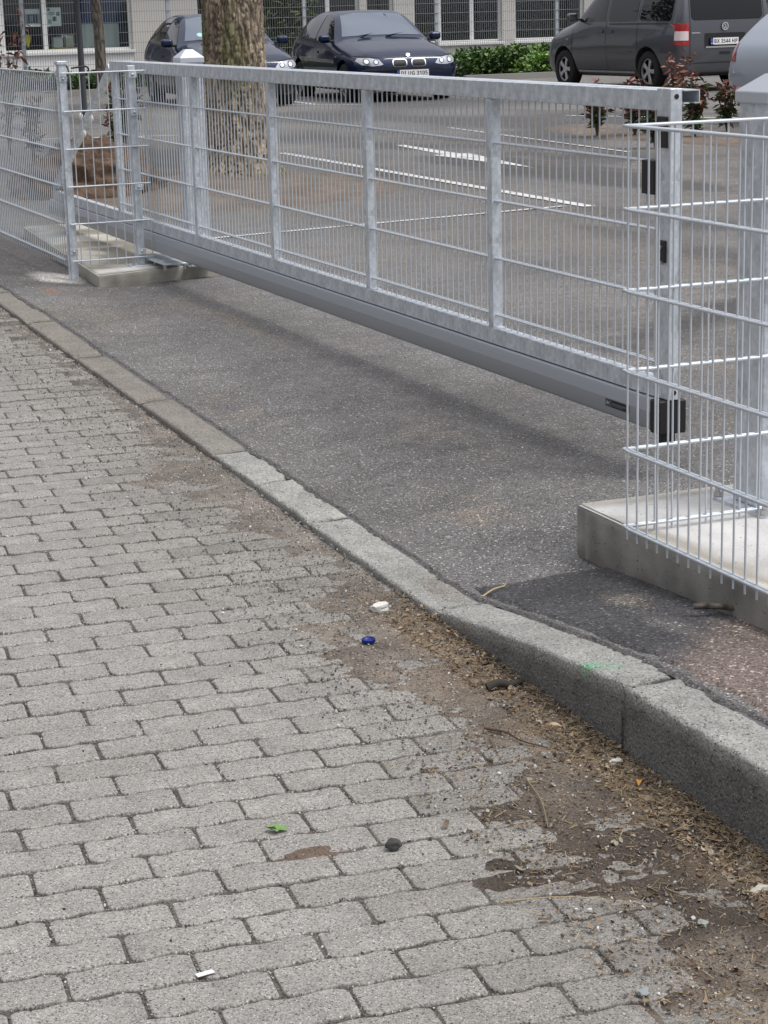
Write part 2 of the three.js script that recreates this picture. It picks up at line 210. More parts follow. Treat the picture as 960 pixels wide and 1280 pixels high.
// ---------------------------------------------------------------- kerb
{
  const kerb = new THREE.Group(); kerb.name = 'kerb'; kerb.userData = { kind: 'structure' }; scene.add(kerb);
  const joints = [-16.4, -15.4, -14.4, -13.4, -12.4, -11.4, -10.4, -9.4, -8.42, -7.42, -6.47, -6.02, -5.5, -4.55, -3.555, -2.55, -1.55, -0.55, 0.45];
  for (let k = 0; k < joints.length - 1; k++) {
    const a = joints[k] + 0.004, b = joints[k + 1] - 0.004, n = Math.max(8, Math.round((b - a) / (a > -7 ? 0.018 : 0.06)));
    const sr = mulberry(700 + k), oy = (sr() - 0.5) * 0.005, oz = (sr() - 0.5) * 0.006, chip = [sr(), sr()]; const pr = []; const R = 0.011, add = (z, y) => pr.push([z, y]);
    add(K0, -0.30); add(K0, -0.05); add(K0, -0.012); add(K0 + 0.006, 0);
    for (let q = 1; q <= 6; q++) add(lerp(K0 + 0.006, K1 - R, q / 6), 0);
    for (let q = 1; q <= 4; q++) { const t = q / 4 * Math.PI / 2; add(K1 - R + R * Math.sin(t), -R + R * Math.cos(t)); }
    for (let q = 1; q <= 8; q++) add(K1 + 0.006 * q / 8, -R - 0.24 * q / 8);
    const P = [], C = [], U = [], I = [], m = pr.length; let s = 0; const S = pr.map((q, i) => i ? (s += Math.hypot(q[0] - pr[i - 1][0], q[1] - pr[i - 1][1])) : 0);
    for (let i = 0; i <= n; i++) for (let j = 0; j < m; j++) {
      const x = lerp(a, b, i / n), end = Math.min(i, n - i) === 0 ? 0.006 : 0, z0 = pr[j][0], t = kerbTop(x), lo = t + pr[j][1];
      const rough = 0.0055 * (n3(x * 70, lo * 70 + 9, z0 * 70) - 0.5) + 0.0034 * (n3(x * 22, lo * 22 + 9, z0 * 22) - 0.5);
      const dEnd = Math.min(x - a, b - x), cz = sstep(0.035 * chip[x - a < b - x ? 0 : 1], 0, dEnd + 0.5 * Math.abs(z0 - 1.045) + 0.01 * (n2(x * 90, z0 * 90, k) - 0.3)) * 0.012; P.push(x, lo + oy + rough * (pr[j][1] > -0.03 ? 1 : 0) - (j > 2 && j < 15 ? end + cz : 0), z0 + oz + rough * (j > 8 ? 1.2 : 0) - (j > 8 && pr[j][1] > -0.06 ? cz : 0));
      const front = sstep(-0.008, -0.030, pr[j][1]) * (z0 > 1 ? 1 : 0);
      let c = [0.93, 0.945, 0.89]; const mot = fbm(x * 9, z0 * 9 + lo * 9, 31, 3);
      c = c.map((v) => v * (0.88 + 0.3 * (mot - 0.35)));
      if (x < -6.47) c = tint(c, [0.50, 0.45, 0.385], 0.55 + 0.4 * sstep(-6.47, -6.9, x) * mot);          // silt-stained stones
      c = tint(c, [0.30, 0.30, 0.30], front * 0.85);                                                        // front face darker than the top
      c = tint(c, [0.55, 0.47, 0.38], 0.5 * blot(x, z0, -4.72, 0.97, 0.16, 0.05, 41));
      c = tint(c, [0.45, 1.25, 0.75], 0.9 * blot(x, z0, -3.735, 1.045, 0.030, 0.022, 44) * (1 - front) + 0.35 * blot(x, z0, -3.70, 1.01, 0.04, 0.02, 45));
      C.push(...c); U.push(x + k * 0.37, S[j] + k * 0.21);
    }
    for (let i = 0; i < n; i++) for (let j = 0; j < m - 1; j++) { const p0 = i * m + j, p1 = p0 + m; I.push(p0, p0 + 1, p1, p1, p0 + 1, p1 + 1); }
    for (const e of [0, n]) { const base = P.length / 3, ci = base; P.push(lerp(a, b, e / n), kerbTop(lerp(a, b, e / n)) - 0.12, (K0 + K1) / 2); C.push(0.4, 0.4, 0.4); U.push(0, 0); for (let j = 0; j < m - 1; j++) { const q = e * m + j; e ? I.push(ci, q, q + 1) : I.push(ci, q + 1, q); } }
    const g = new THREE.BufferGeometry(); g.setAttribute('position', new THREE.Float32BufferAttribute(P, 3)); g.setAttribute('color', new THREE.Float32BufferAttribute(C, 3)); g.setAttribute('uv', new THREE.Float32BufferAttribute(U, 2)); g.setIndex(I); g.computeVertexNormals();
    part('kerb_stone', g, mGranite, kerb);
  }
  const mj = mSoil; const jg = []; for (const x of joints.slice(1, -1)) { const t = kerbTop(x); const b = box(x - 0.0042, x + 0.0042, t - 0.3, t - 0.012, K0 + 0.004, K1 - 0.001); jg.push(b); }
  const j = merge(jg); j.setAttribute('color', new THREE.BufferAttribute(new Float32Array(j.attributes.position.count * 3).fill(0.85), 3)); part('mortar_joint', j, mj, kerb);
}

// ---------------------------------------------------------------- street: bed, pavers, gutter dirt
const dirtEdge = (() => { const q = [[-20, 1.10], [-9.15, 1.13], [-8.5, 1.16], [-7.8, 1.2], [-7.0, 1.24], [-6.4, 1.28], [-5.9, 1.31], [-5.3, 1.26], [-4.9, 1.27], [-4.5, 1.33], [-4.2, 1.33], [-3.9, 1.28], [-3.7, 1.32], [-3.4, 1.41], [-3.2, 1.5], [-3.0, 1.5], [-2.8, 1.44], [-2.6, 1.55], [2, 1.5]]; return (x) => { for (let i = 1; i < q.length; i++) if (x < q[i][0]) return lerp(q[i - 1][1], q[i][1], (x - q[i - 1][0]) / (q[i][0] - q[i - 1][0])); return 1.5; }; })();
const bedTone = (x, z) => { const v = 0.52 + 0.5 * (fbm(x * 6, z * 6, 50, 3) - 0.5); return [v * 1.0, v * 0.95, v * 0.91]; };
structure('road_bed', sheet(lines([[-120, -16, 13], [-16, -1.5, 0.1], [-1.5, 90, 6]]), lines([[K1 - 0.03, 3.4, 0.06], [3.4, 60, 4]]), (x, z) => street(x) - 0.0042 + 0.0014 * (fbm(x * 14, z * 14, 5, 2) - 0.5) - (z > 3.3 ? 0.01 : 0), bedTone), mSoil);
{
  const L = 0.2204, Wd = 0.1022, gap = 0.0036, gapL = 0.0056, ang = rad(-85), ux = Math.cos(ang), uz = Math.sin(ang);   // along a course; courses step towards +x
  const nx = -uz, nz = ux;                                                             // across
  const rng = mulberry(99), variants = [];
  for (let v = 0; v < 10; v++) {
    const r = mulberry(200 + v), l = L - gapL, w = Wd - gap, pts = [], N = 40, rc = 0.0115 + 0.004 * r();
    const wave = (s) => 0.0042 * Math.sin(s / L * 4 * Math.PI + 0.6);
    const jag = (x, y, q) => 0.0042 * (n2(x * 60 + v * 7, y * 60 + q * 31, 77) - 0.5) + 0.0030 * (n2(x * 190 + v * 7, y * 190 + q * 31, 78) - 0.5);
    const corner = (cx, cy, a0) => { for (let q = 0; q <= 3; q++) { const t = a0 + q / 3 * Math.PI / 2; pts.push([cx + rc * Math.cos(t), cy + rc * Math.sin(t)]); } };
    corner(l / 2 - rc, w / 2 - rc, 0); for (let q = 1; q < 18; q++) { const s = lerp(l / 2 - rc, -l / 2 + rc, q / 18); pts.push([s, w / 2 + wave(s)]); }
    corner(-l / 2 + rc, w / 2 - rc, Math.PI / 2); corner(-l / 2 + rc, -w / 2 + rc, Math.PI); for (let q = 1; q < 18; q++) { const s = lerp(-l / 2 + rc, l / 2 - rc, q / 18); pts.push([s, -w / 2 + wave(s)]); }
    corner(l / 2 - rc, -w / 2 + rc, Math.PI * 1.5);
    const out = pts.map(([x, y]) => [x + jag(x, y, 0), y + jag(x, y, 1)]), m = out.length, P = [0, 0, 0], U = [0, 0], I = [];
    const rings = [[0.0045, 0], [0.0018, -0.0006], [0.0006, -0.0022], [0, -0.0045], [0, -0.02]], ou = r() * 7, ov = r() * 7;
    U[0] = ou; U[1] = ov;
    for (const [ins, dy] of rings) for (const [x, y] of out) { const d = Math.hypot(x, y), fx = x * (1 - ins / (l / 2)), fy = y * (1 - ins / (w / 2)); P.push(fx, dy + (dy > -0.004 ? 0.0011 * (n2(fx * 45 + v * 9, fy * 45, 88) - 0.5) : 0), fy); U.push(fx + ou, fy + ov + (dy < -0.01 ? 0.02 : 0)); }
    for (let i = 0; i < m; i++) { const j = (i + 1) % m; I.push(0, 1 + j, 1 + i); for (let k = 0; k < rings.length - 1; k++) { const a = 1 + k * m + i, b = 1 + k * m + j, c = a + m, d = b + m; I.push(a, b, c, b, d, c); } }
    const g = new THREE.BufferGeometry(); g.setAttribute('position', new THREE.Float32BufferAttribute(P, 3)); g.setAttribute('uv', new THREE.Float32BufferAttribute(U, 2)); g.setIndex(I); g.computeVertexNormals();
    if (g.attributes.normal.getY(0) < 0) { for (let i = 0; i < I.length; i += 3) { const t = I[i + 1]; I[i + 1] = I[i + 2]; I[i + 2] = t; } g.setIndex(I); g.computeVertexNormals(); }
    variants.push(g);
  }
  const tones = [[1.02, 1.02, 0.98], [0.985, 0.985, 0.945], [0.955, 0.95, 0.91], [0.92, 0.91, 0.865], [0.87, 0.855, 0.805], [0.78, 0.765, 0.72], [0.70, 0.675, 0.625], [0.61, 0.575, 0.52]].map((c) => pv(lin(...c)));
  const toneOf = (q) => { const d = sstep(0.55, -0.05, q[1] - dirtEdge(q[0])); return clamp(Math.round(0.4 + 3.0 * fbm(q[0] * 1.5, q[1] * 1.5, 33, 3) + 1.6 * (q[2] * 977 % 1 - 0.3) + 3.6 * d * (0.4 + fbm(q[0] * 3, q[1] * 3, 34, 2))) - 1, 0, 7); };
  const all = [], A = [-3.438 , 2.135];                    // a known stone end of course 0
  for (let r = -110; r <= 22; r++) for (let s = -6; s <= 6; s++) {
    const sh = (r & 1 ? 0.5 : 0) + 0.04 * (n2(r * 3.3, 2, 9) - 0.5), t = (s + sh + 0.5) * L, x = A[0] + nx * r * Wd + ux * t, z = A[1] + nz * r * Wd + uz * t;
    if (z < K1 + 0.03 || z > 3.3 || x > -1.6 || x < -14) continue;
    all.push([x, z, rng(), rng(), rng(), rng(), rng(), rng()]);
  }
  const cam = camera.position; camera.updateMatrixWorld(); camera.updateProjectionMatrix();
  const seen = (q) => { const v = V(q[0], street(q[0]), q[1]).project(camera); return Math.abs(v.x) < 1.06 && Math.abs(v.y) < 1.05; };
  const put = (o, q) => { const [x, z] = q; o.position.set(x, street(x) + (q[2] - 0.5) * 0.0035, z); o.rotation.set((q[3] - 0.5) * 0.014, -ang + (q[4] - 0.5) * 0.016 + (q[5] > 0.5 ? Math.PI : 0), Math.atan(-0.0242 * 0) + (q[6] - 0.5) * 0.014); };
  all.forEach((q) => { q.d = Math.hypot(q[0] - cam.x, q[1] - cam.z); q.v = seen(q) && q[1] > dirtEdge(q[0]) - 0.12; });
  const near = all.filter((q) => q.v).sort((a, b) => a.d - b.d).slice(0, 298), set = new Set(near);
  const pave = new THREE.Group(); pave.name = 'road_paving'; pave.userData = { kind: 'structure' }; scene.add(pave);
  for (const q of near) { const m = part('paver', variants[(q[7] * 10) | 0], tones[toneOf(q)], pave); put(m, q); m.rotation.order = 'YXZ'; }
  { // grit swept into the joints
    const r = mulberry(515), g = new THREE.IcosahedronGeometry(1, 0), n = near.length * 46, m = new THREE.InstancedMesh(g, std({ roughness: 0.95 }), n), q4 = new THREE.Object3D(), col = new THREE.Color(); let i = 0;
    for (const q of near) for (let k = 0; k < 46; k++) { const end = r() < 0.42, s = r() < 0.5 ? -1 : 1, u = end ? s * (L / 2 + (r() - 0.5) * 0.008) : (r() - 0.5) * L, w = end ? (r() - 0.5) * Wd : s * (Wd / 2 + (r() - 0.5) * 0.005), x = q[0] + ux * u + nx * w, z = q[1] + uz * u + nz * w, sc = 0.0007 + 0.0019 * r() ** 2; q4.position.set(x, street(x) - 0.0036 + 0.0016 * r(), z); q4.rotation.set(r() * 6, r() * 6, r() * 6); q4.scale.set(sc, sc * 0.8, sc * 1.2); q4.updateMatrix(); m.setMatrixAt(i, q4.matrix); const t = r(), v = t < 0.22 ? 0.40 + 0.2 * r() : t < 0.6 ? 0.05 + 0.04 * r() : 0.14 + 0.1 * r(); m.setColorAt(i++, col.setRGB(v * 1.04, v * 0.97, v * 0.9)); }
    m.name = 'joint_grit'; m.castShadow = m.receiveShadow = true; m.userData = { kind: 'stuff' }; pave.add(m);
  }
  const far = [], o = new THREE.Object3D(); o.rotation.order = 'YXZ';
  for (const q of all) if (!set.has(q)) { put(o, q); o.updateMatrix(); const g = variants[(q[7] * 10) | 0].toNonIndexed().applyMatrix4(o.matrix); const uv = g.attributes.uv; for (let i = 0; i < uv.count; i++) uv.setXY(i, uv.getX(i) + q[5] * 3, uv.getY(i) + q[6] * 3); (far[toneOf(q)] ??= []).push(g); }
  far.forEach((f, i) => { const fm = part('paver_field', merge(f), tones[i], pave); fm.userData = { kind: 'stuff' }; });
}
{ // silt and litter mulch lying in the gutter, thinning out over the pavers
  const xs = lines([[-14, -8, 0.05], [-8, -2, 0.012], [-2, 3, 0.1]]), zs = lines([[K1 - 0.012, 1.62, 0.011], [1.62, 2.1, 0.03]]);
  const h = (x, z) => { const e = dirtEdge(x), t = (z - e) / 0.20; const nz = fbm(x * 3.2, z * 3.2, 90, 3) - 0.5, nf = fbm(x * 17, z * 17, 91, 3) - 0.5; const wet = sstep(-4.4, -3.3, x);
    const ng = n2(x * 55, z * 55, 92) - 0.5, np = fbm(x * 8 + 3, z * 8, 94, 2) - 0.5; let y = lerp(0.0030, -0.009, sstep(-0.95, 0.95, t + 0.25 + nz * 2.3 + np * 1.8 + nf * 0.8)) + (0.005 + 0.008 * wet) * nf + 0.0035 * ng + 0.010 * wet * sstep(0.16, 0.0, z - K1) * (0.3 + nz);
    y = Math.max(y, lerp(-0.012, 0.0015, sstep(0.13, 0.05, z - K1)) + 0.002 * nf);
    y = Math.max(y, -0.012 + 0.0135 * Math.max(blot(x, z, -3.37, 1.84, 0.055, 0.12, 51), blot(x, z, -3.65, 1.47, 0.03, 0.07, 52)) );
    return street(x) + y - 0.006 * sstep(0.03, 0, z - K1) * (1 - wet); };
  const tone = (x, z) => { const k = sstep(-5.6, -3.6, x), big = fbm(x * 2.3, z * 2.3, 95, 3); let c = tint([1.05, 0.98, 0.92], [0.86, 0.74, 0.63], k * (0.3 + 0.9 * big)); c = c.map((v) => v * (0.74 + 0.75 * (fbm(x * 9, z * 9, 96, 3) - 0.3) + 0.35 * (n2(x * 60, z * 60, 93) - 0.5)));
    c = tint(c, [0.30, 0.235, 0.19], 0.92 * sstep(0.41, 0.56, fbm(x * 4, z * 4, 97, 4)) * sstep(-3.8, -3.1, x));
    c = tint(c, [1.35, 1.05, 0.75], 0.55 * sstep(0.2, 0.03, z - K1 - 0.04) * sstep(-5.0, -4.4, x) * sstep(0.42, 0.6, fbm(x * 7, z * 7, 98, 3)));
    c = tint(c, [0.62, 0.46, 0.38], 0.9 * Math.max(blot(x, z, -3.37, 1.84, 0.055, 0.12, 51), blot(x, z, -3.65, 1.47, 0.03, 0.07, 52))); return c; };
  structure('gutter_soil', sheet(xs, zs, h, tone), mSoil);
}

// ---------------------------------------------------------------- white markings on the car park
const flat = (pts, y) => { const s = new THREE.Shape(pts.map(([x, z]) => new THREE.Vector2(x, -z))), g = new THREE.ShapeGeometry(s); g.rotateX(-Math.PI / 2); g.translate(0, y, 0); return triUV(g); };
const strip = (x0, z0, x1, z1, w) => { const l = Math.hypot(x1 - x0, z1 - z0), a = -(z1 - z0) / l * w / 2, b = (x1 - x0) / l * w / 2; return flat([[x0 + a, z0 + b], [x1 + a, z1 + b], [x1 - a, z1 - b], [x0 - a, z0 - b]], 0.006); };
for (const [g] of [
  [strip(-19.7, -3.84, -12.8, -3.74, 0.10), 'long white bay line running towards the tree trunk behind the middle of the gate'],
  [strip(-12.45, -0.75, -12.95, -3.62, 0.055), 'thin white line crossing behind the gate just above its bottom rail'],
  [flat([[-19.9, -5.28], [-18.3, -5.20], [-18.3, -5.30], [-16.2, -4.98], [-18.3, -4.90], [-18.3, -5.02], [-19.9, -5.18]], 0.006), 'white painted arrow lying in the middle of the car park'],
  [strip(-22.4, -6.9, -17.3, -6.55, 0.045), 'worn white line ending beside the red-leaved shrubs'],
  [strip(-31.8, -8.0, -29.6, -7.86, 0.10), 'short white line beside the front wheel of the middle dark car'],
  [strip(-30.2, -7.2, -28.8, -8.5, 0.08), 'thin white line in front of the middle dark car'],
  [strip(-23.6, -9.1, -21.4, -10.3, 0.09), 'thin white line between the shrubs and the grey van'],
  [strip(-24.5, -1.2, -23.4, -4.2, 0.10), 'white line across the car park left of the tree trunk'],
]) { const m = part(numbered('road_marking'), g, mPaint, scene); m.userData = { kind: 'structure' }; }

// ---------------------------------------------------------------- concrete plinths
function plinth(outline, y0, y1, label, dirt) { // outline in (x, z), bevelled slab
  const g0 = extrude(outline.map(([x, z]) => [x, -z]), y1 - y0 - 0.016, 0.008); g0.rotateX(-Math.PI / 2); g0.translate(0, y0 + 0.008, 0);
  const g = triUV(toCreasedNormals(g0, 0.5)), p = g.attributes.position, n = g.attributes.normal, c = new Float32Array(p.count * 3);
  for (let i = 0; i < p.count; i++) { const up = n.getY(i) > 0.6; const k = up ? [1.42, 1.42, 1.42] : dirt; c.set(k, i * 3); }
  g.setAttribute('color', new THREE.BufferAttribute(c, 3));
  const m = single('concrete_plinth', g, mConcrete, label, 'plinth'); return m;
}
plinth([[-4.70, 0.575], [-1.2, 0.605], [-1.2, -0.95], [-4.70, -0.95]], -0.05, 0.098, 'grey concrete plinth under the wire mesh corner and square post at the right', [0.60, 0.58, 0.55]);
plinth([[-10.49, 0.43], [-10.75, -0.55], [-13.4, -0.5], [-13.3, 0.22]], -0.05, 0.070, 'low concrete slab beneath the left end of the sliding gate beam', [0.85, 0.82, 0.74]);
{ // cast tops: uneven pale cement with a damp, silted rim
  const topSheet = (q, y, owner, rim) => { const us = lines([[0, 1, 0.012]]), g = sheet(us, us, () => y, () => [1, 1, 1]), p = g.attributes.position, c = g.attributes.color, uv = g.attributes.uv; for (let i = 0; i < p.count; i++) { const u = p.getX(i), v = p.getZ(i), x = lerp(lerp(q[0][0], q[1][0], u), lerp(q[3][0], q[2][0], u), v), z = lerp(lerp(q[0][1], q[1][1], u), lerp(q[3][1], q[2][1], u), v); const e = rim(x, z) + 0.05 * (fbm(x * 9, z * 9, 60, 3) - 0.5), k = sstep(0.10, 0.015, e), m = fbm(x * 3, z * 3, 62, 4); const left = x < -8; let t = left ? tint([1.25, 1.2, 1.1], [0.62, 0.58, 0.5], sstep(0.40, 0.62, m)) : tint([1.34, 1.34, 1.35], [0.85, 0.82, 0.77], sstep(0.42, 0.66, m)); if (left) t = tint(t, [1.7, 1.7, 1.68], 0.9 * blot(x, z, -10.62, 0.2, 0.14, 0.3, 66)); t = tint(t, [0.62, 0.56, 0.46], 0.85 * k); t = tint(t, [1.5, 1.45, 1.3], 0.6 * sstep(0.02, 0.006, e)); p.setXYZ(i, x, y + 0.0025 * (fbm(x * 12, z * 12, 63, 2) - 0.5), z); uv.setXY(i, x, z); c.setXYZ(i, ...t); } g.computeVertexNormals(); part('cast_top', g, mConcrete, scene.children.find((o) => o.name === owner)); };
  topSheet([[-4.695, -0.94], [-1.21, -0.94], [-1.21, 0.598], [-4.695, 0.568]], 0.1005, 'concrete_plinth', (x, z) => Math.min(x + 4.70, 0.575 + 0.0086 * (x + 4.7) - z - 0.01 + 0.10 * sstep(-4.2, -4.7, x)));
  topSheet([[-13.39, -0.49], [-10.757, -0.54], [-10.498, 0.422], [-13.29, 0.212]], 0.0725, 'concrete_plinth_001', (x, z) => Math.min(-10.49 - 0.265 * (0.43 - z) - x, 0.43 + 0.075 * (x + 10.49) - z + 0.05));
}

{ // board-marked side faces with air holes and dirt splashed up from the ground
  const side = (a, b, y0, y1, owner, base, joints) => { const L = Math.hypot(b[0] - a[0], b[1] - a[1]), ux = (b[0] - a[0]) / L, uz = (b[1] - a[1]) / L, g = sheet(lines([[0, L, 0.010]]), lines([[0, 1, 0.07]]), () => 0, () => [1, 1, 1]), p = g.attributes.position, c = g.attributes.color, uv = g.attributes.uv;
    for (let i = 0; i < p.count; i++) { const s = p.getX(i), t = 1 - p.getZ(i), y = lerp(y0, y1, t), e = fbm(s * 5, y * 9, 64, 4), st = fbm(s * 14, y * 2, 65, 3); let k = base.map((v) => v * (0.75 + 0.9 * (e - 0.25) + 0.6 * (st - 0.5))); k = tint(k, [0.34, 0.31, 0.27], 0.75 * sstep(0.45, 0.05, t + 0.5 * (fbm(s * 8, 3, 67, 3) - 0.5))); k = tint(k, base.map((v) => v * 1.5), 0.6 * sstep(0.86, 0.98, t + 0.25 * (e - 0.5))); let o = 0.0024 + 0.003 * (e - 0.5); for (const j of joints) { const d = Math.abs(s - j); o += 0.004 * sstep(0.012, 0, d); k = tint(k, base.map((v) => v * 1.25), 0.5 * sstep(0.02, 0, d)); } p.setXYZ(i, a[0] + ux * s - uz * o, y, a[1] + uz * s + ux * o); uv.setXY(i, s, y); c.setXYZ(i, ...k); } g.computeVertexNormals(); part('cast_side', g, mConcrete, scene.children.find((o) => o.name === owner)); };
  side([-4.697, 0.5752], [-1.25, 0.6045], -0.04, 0.0945, 'concrete_plinth', [0.66, 0.65, 0.63], [0.06, 1.02, 2.1]);
  side([-10.4905, 0.426], [-10.7485, -0.545], -0.04, 0.0665, 'concrete_plinth_001', [0.85, 0.83, 0.75], [0.3]);
}

// ---------------------------------------------------------------- sliding gate
{
  const gate = thing('sliding_gate', 'galvanised steel cantilever sliding gate with wire mesh infill closing the driveway', 'gate', [-5.22, 0, 0]);
  const X = (x) => x + 5.22, end = -5.18;
  const bx = (x0, x1, y0, y1, z0, z1, r = 0.003) => box(X(x0), X(x1), y0, y1, z0, z1, r);
  part('top_rail', bx(-11.58, end - 0.08, 1.10, 1.16, -0.02, 0.02), mZinc, gate);
  { // open guide channel behind the top rail
    const w = 0.0035, y0 = 1.121, y1 = 1.1605, z0 = -0.072, z1 = -0.0205;
    part('guide_channel', merge([bx(-11.5, end + 0.01, y1 - w, y1, z0, z1, 0), bx(-11.5, end + 0.01, y0, y1 - w - 0.0002, z0, z0 + w, 0), bx(-11.5, end + 0.01, y0, y0 + w, z0 + w + 0.0002, z0 + 0.018, 0), bx(-11.5, end + 0.01, y0, y0 + w, z1 - 0.016, z1, 0)]), mZinc, gate);
  }
  part('bottom_rail', bx(-13.25, end - 0.08, 0.2465, 0.305, -0.02, 0.02), mZinc, gate);
  const prof = [[0.036, 0.148], [0.043, 0.155], [0.045, 0.165], [0.045, 0.205], [0.042, 0.216], [0.030, 0.240], [0.024, 0.2435], [-0.024, 0.2435], [-0.030, 0.240], [-0.042, 0.216], [-0.045, 0.205], [-0.045, 0.165], [-0.043, 0.155], [-0.036, 0.148]];
  const beam = part('guide_beam', sweepX(prof, X(-13.3), X(-5.245)), mAlu, gate);
  { const cap = box(X(-5.2445), X(-5.185), 0.143, 0.2462, -0.047, 0.047, 0.006); part('beam_end_cap', cap, mBlack, gate); const t = box(X(-5.23), X(-5.20), 0.11, 0.146, -0.018, 0.03, 0.004); part('end_roller_stop', t, mBlack, gate); }
  { // maker's plate
    const c = document.createElement('canvas'); c.width = 256; c.height = 64; const q = c.getContext('2d'); q.fillStyle = '#16171a'; q.fillRect(0, 0, 256, 64); q.strokeStyle = '#8a8d92'; q.lineWidth = 3; q.strokeRect(5, 5, 60, 54); q.fillStyle = '#c2c4c8'; q.font = 'bold 36px sans-serif'; q.fillText('BC', 10, 45); q.fillStyle = '#6c6f75'; q.fillRect(76, 26, 160, 8); q.fillRect(76, 42, 120, 5);
    const t = new THREE.CanvasTexture(c); t.colorSpace = THREE.SRGBColorSpace; const g = new THREE.BoxGeometry(0.15, 0.024, 0.0015); g.translate(X(-5.45), 0.190, 0.0462); part('maker_plate', g, std({ map: t, roughness: 0.5 }), gate);
  }
  const px = [-11.54, -9.997, -8.797, -7.61, -6.43];
  for (const x of px) part('frame_post', bx(x - 0.02, x + 0.02, 0.3055, 1.0995, -0.0195, 0.0195), mZinc, gate);
  // end post with the lock fittings
  const ep = part('end_post', bx(end - 0.0795, end, 0.2475, 1.165, -0.02, 0.02), mZinc, gate);
  { const d = new THREE.CylinderGeometry(0.0075, 0.0075, 0.002, 20); d.rotateZ(Math.PI / 2); d.translate(X(end) + 0.0006, 1.142, 0); part('bolt_hole', d, mBlack, ep); const e = d.clone(); e.translate(0, -0.872, 0); part('bolt_hole', e, mBlack, ep); }
  part('lock_keep', bx(-5.248, -5.192, 0.995, 1.085, -0.0265, 0.0265), mBlack, gate);
  const lk = part('lock_case', bx(-5.335, -5.2605, 0.855, 0.955, -0.028, 0.028), mBlack, gate);
  for (let i = 0; i < 7; i++) part('lock_tooth', bx(-5.345, -5.334, 0.860 + i * 0.0135, 0.868 + i * 0.0135, -0.018, 0.018, 0.001), mBlack, lk);
  part('lock_cover', bx(-5.26, -5.2, 0.858, 0.952, -0.0245, -0.0205), mBlack, gate);
  part('strike_plate', bx(-5.232, -5.196, 0.66, 0.725, -0.0285, 0.0285), mBlack, gate);
  part('catch_groove', merge([bx(end + 0.0005, end + 0.005, 0.46, 0.80, -0.0185, -0.0155, 0), bx(end + 0.0005, end + 0.005, 0.46, 0.80, 0.002, 0.005, 0)]), mZinc, gate);
  for (const y of [0.70, 0.655]) { const d = new THREE.CylinderGeometry(0.006, 0.006, 0.066, 12); d.rotateX(Math.PI / 2); d.translate(X(-5.214), y + 0.005, 0); part('fixing_bolt', d, mSteel, gate); }
  // tail bracing of the cantilever
  part('tail_brace', (() => { const g = new THREE.BoxGeometry(1.83, 0.04, 0.038); g.rotateZ(Math.atan2(0.80, 1.62)); g.translate(X(-12.42), 0.72, 0); return triUV(g); })(), mZinc, gate);
  for (const [x, y] of [[-12.28, 0.80], [-12.02, 0.80], [-12.22, 0.70]]) { const s = new THREE.SphereGeometry(0.022, 14, 10); s.scale(1, 1, 0.5); s.translate(X(x), y + 0.02, 0.032); part('white_end_cap', s, std({ color: lin(0.8, 0.8, 0.78), roughness: 0.4 }), gate); }
  // wire mesh infill: double horizontal rods, single uprights every 50 mm
  const up = rod(V(0, 0.306, 0), V(0, 1.099, 0), 0.0029, 6);
  const bays = [[-11.52, -10.017], [-9.977, -8.817], [-8.777, -7.63], [-7.59, -6.45], [-6.41, -5.26]];
  for (const [a, b] of bays) {
    for (let x = Math.ceil((a + 0.015) / 0.05) * 0.05; x < b - 0.008; x += 0.05) { const m = part('vertical_wire', up, mWire, gate); m.position.x = X(x); }
    for (let k = 0; k < 4; k++) { const y = 0.3495 + 0.2 * k; part('horizontal_rod', merge([-0.0068, 0.0068].map((z) => rod(V(X(a + 0.001), y, z), V(X(b - 0.001), y, z), 0.0039, 7))), mWire, gate); }
  }
  // galvanising drips and weld beads where posts meet the bottom rail
  for (const x of px.slice(1)) { const g = box(X(x + 0.0202), X(x + 0.055), 0.3052, 0.3082, -0.017, 0.016, 0.001); part('weld_bead', g, mZinc, gate); }
  // roller carriage on the left slab, inside the beam
  const car = part('carriage_plate', bx(-10.95, -10.45, 0.102, 0.112, -0.075, 0.075), mZinc, gate);
  part('carriage_stud', merge([-10.9, -10.5].flatMap((x) => [-0.055, 0.055].map((z) => rod(V(X(x), 0.071, z), V(X(x), 0.135, z), 0.008, 10)))), mSteel, car);
}

// ---------------------------------------------------------------- thick guide post and catch post
function capPost(label, x0, x1, z0, z1, y0, y1) {
  const cx = (x0 + x1) / 2, cz = (z0 + z1) / 2, t = thing('gate_post', label, 'post', [cx, y0, cz]);
  const w = (x1 - x0) / 2, d = (z1 - z0) / 2;
  part('post_tube', box(-w, w, 0.012, y1 - y0 - 0.012, -d, d, 0.006), mZinc, t);
  const bp = part('base_plate', box(-w - 0.05, w + 0.05, 0.0, 0.0118, -d - 0.012, d + 0.03, 0.002), mZinc, t);
  for (const sx of [-1, 1]) for (const sz of [-1, 1]) { const b = rod(V(sx * (w + 0.045), 0.012, sz * (d + 0.018)), V(sx * (w + 0.045), 0.045, sz * (d + 0.018)), 0.007, 8), n = new THREE.CylinderGeometry(0.013, 0.013, 0.012, 6); n.translate(sx * (w + 0.045), 0.019, sz * (d + 0.018)); part('anchor_bolt', merge([b, n]), mSteel, bp); }
  const e = 0.008, h = y1 - y0;
  const cap = merge([box(-w - e, w + e, h - 0.03, h, -d - e, d + e, 0.004), (() => { const g = new THREE.CylinderGeometry(0.30, 1, 0.042, 4, 1); g.rotateY(Math.PI / 4); g.scale((w + e) * 1.39, 1, (d + e) * 1.39); g.translate(0, h + 0.0205, 0); return triUV(toCreasedNormals(g.toNonIndexed(), 0.2)); })()]);
  part('pyramid_cap', cap, std({ color: lin(0.52, 0.55, 0.60), roughness: 0.45, metalness: 0.35 }), t);
  return t;
}
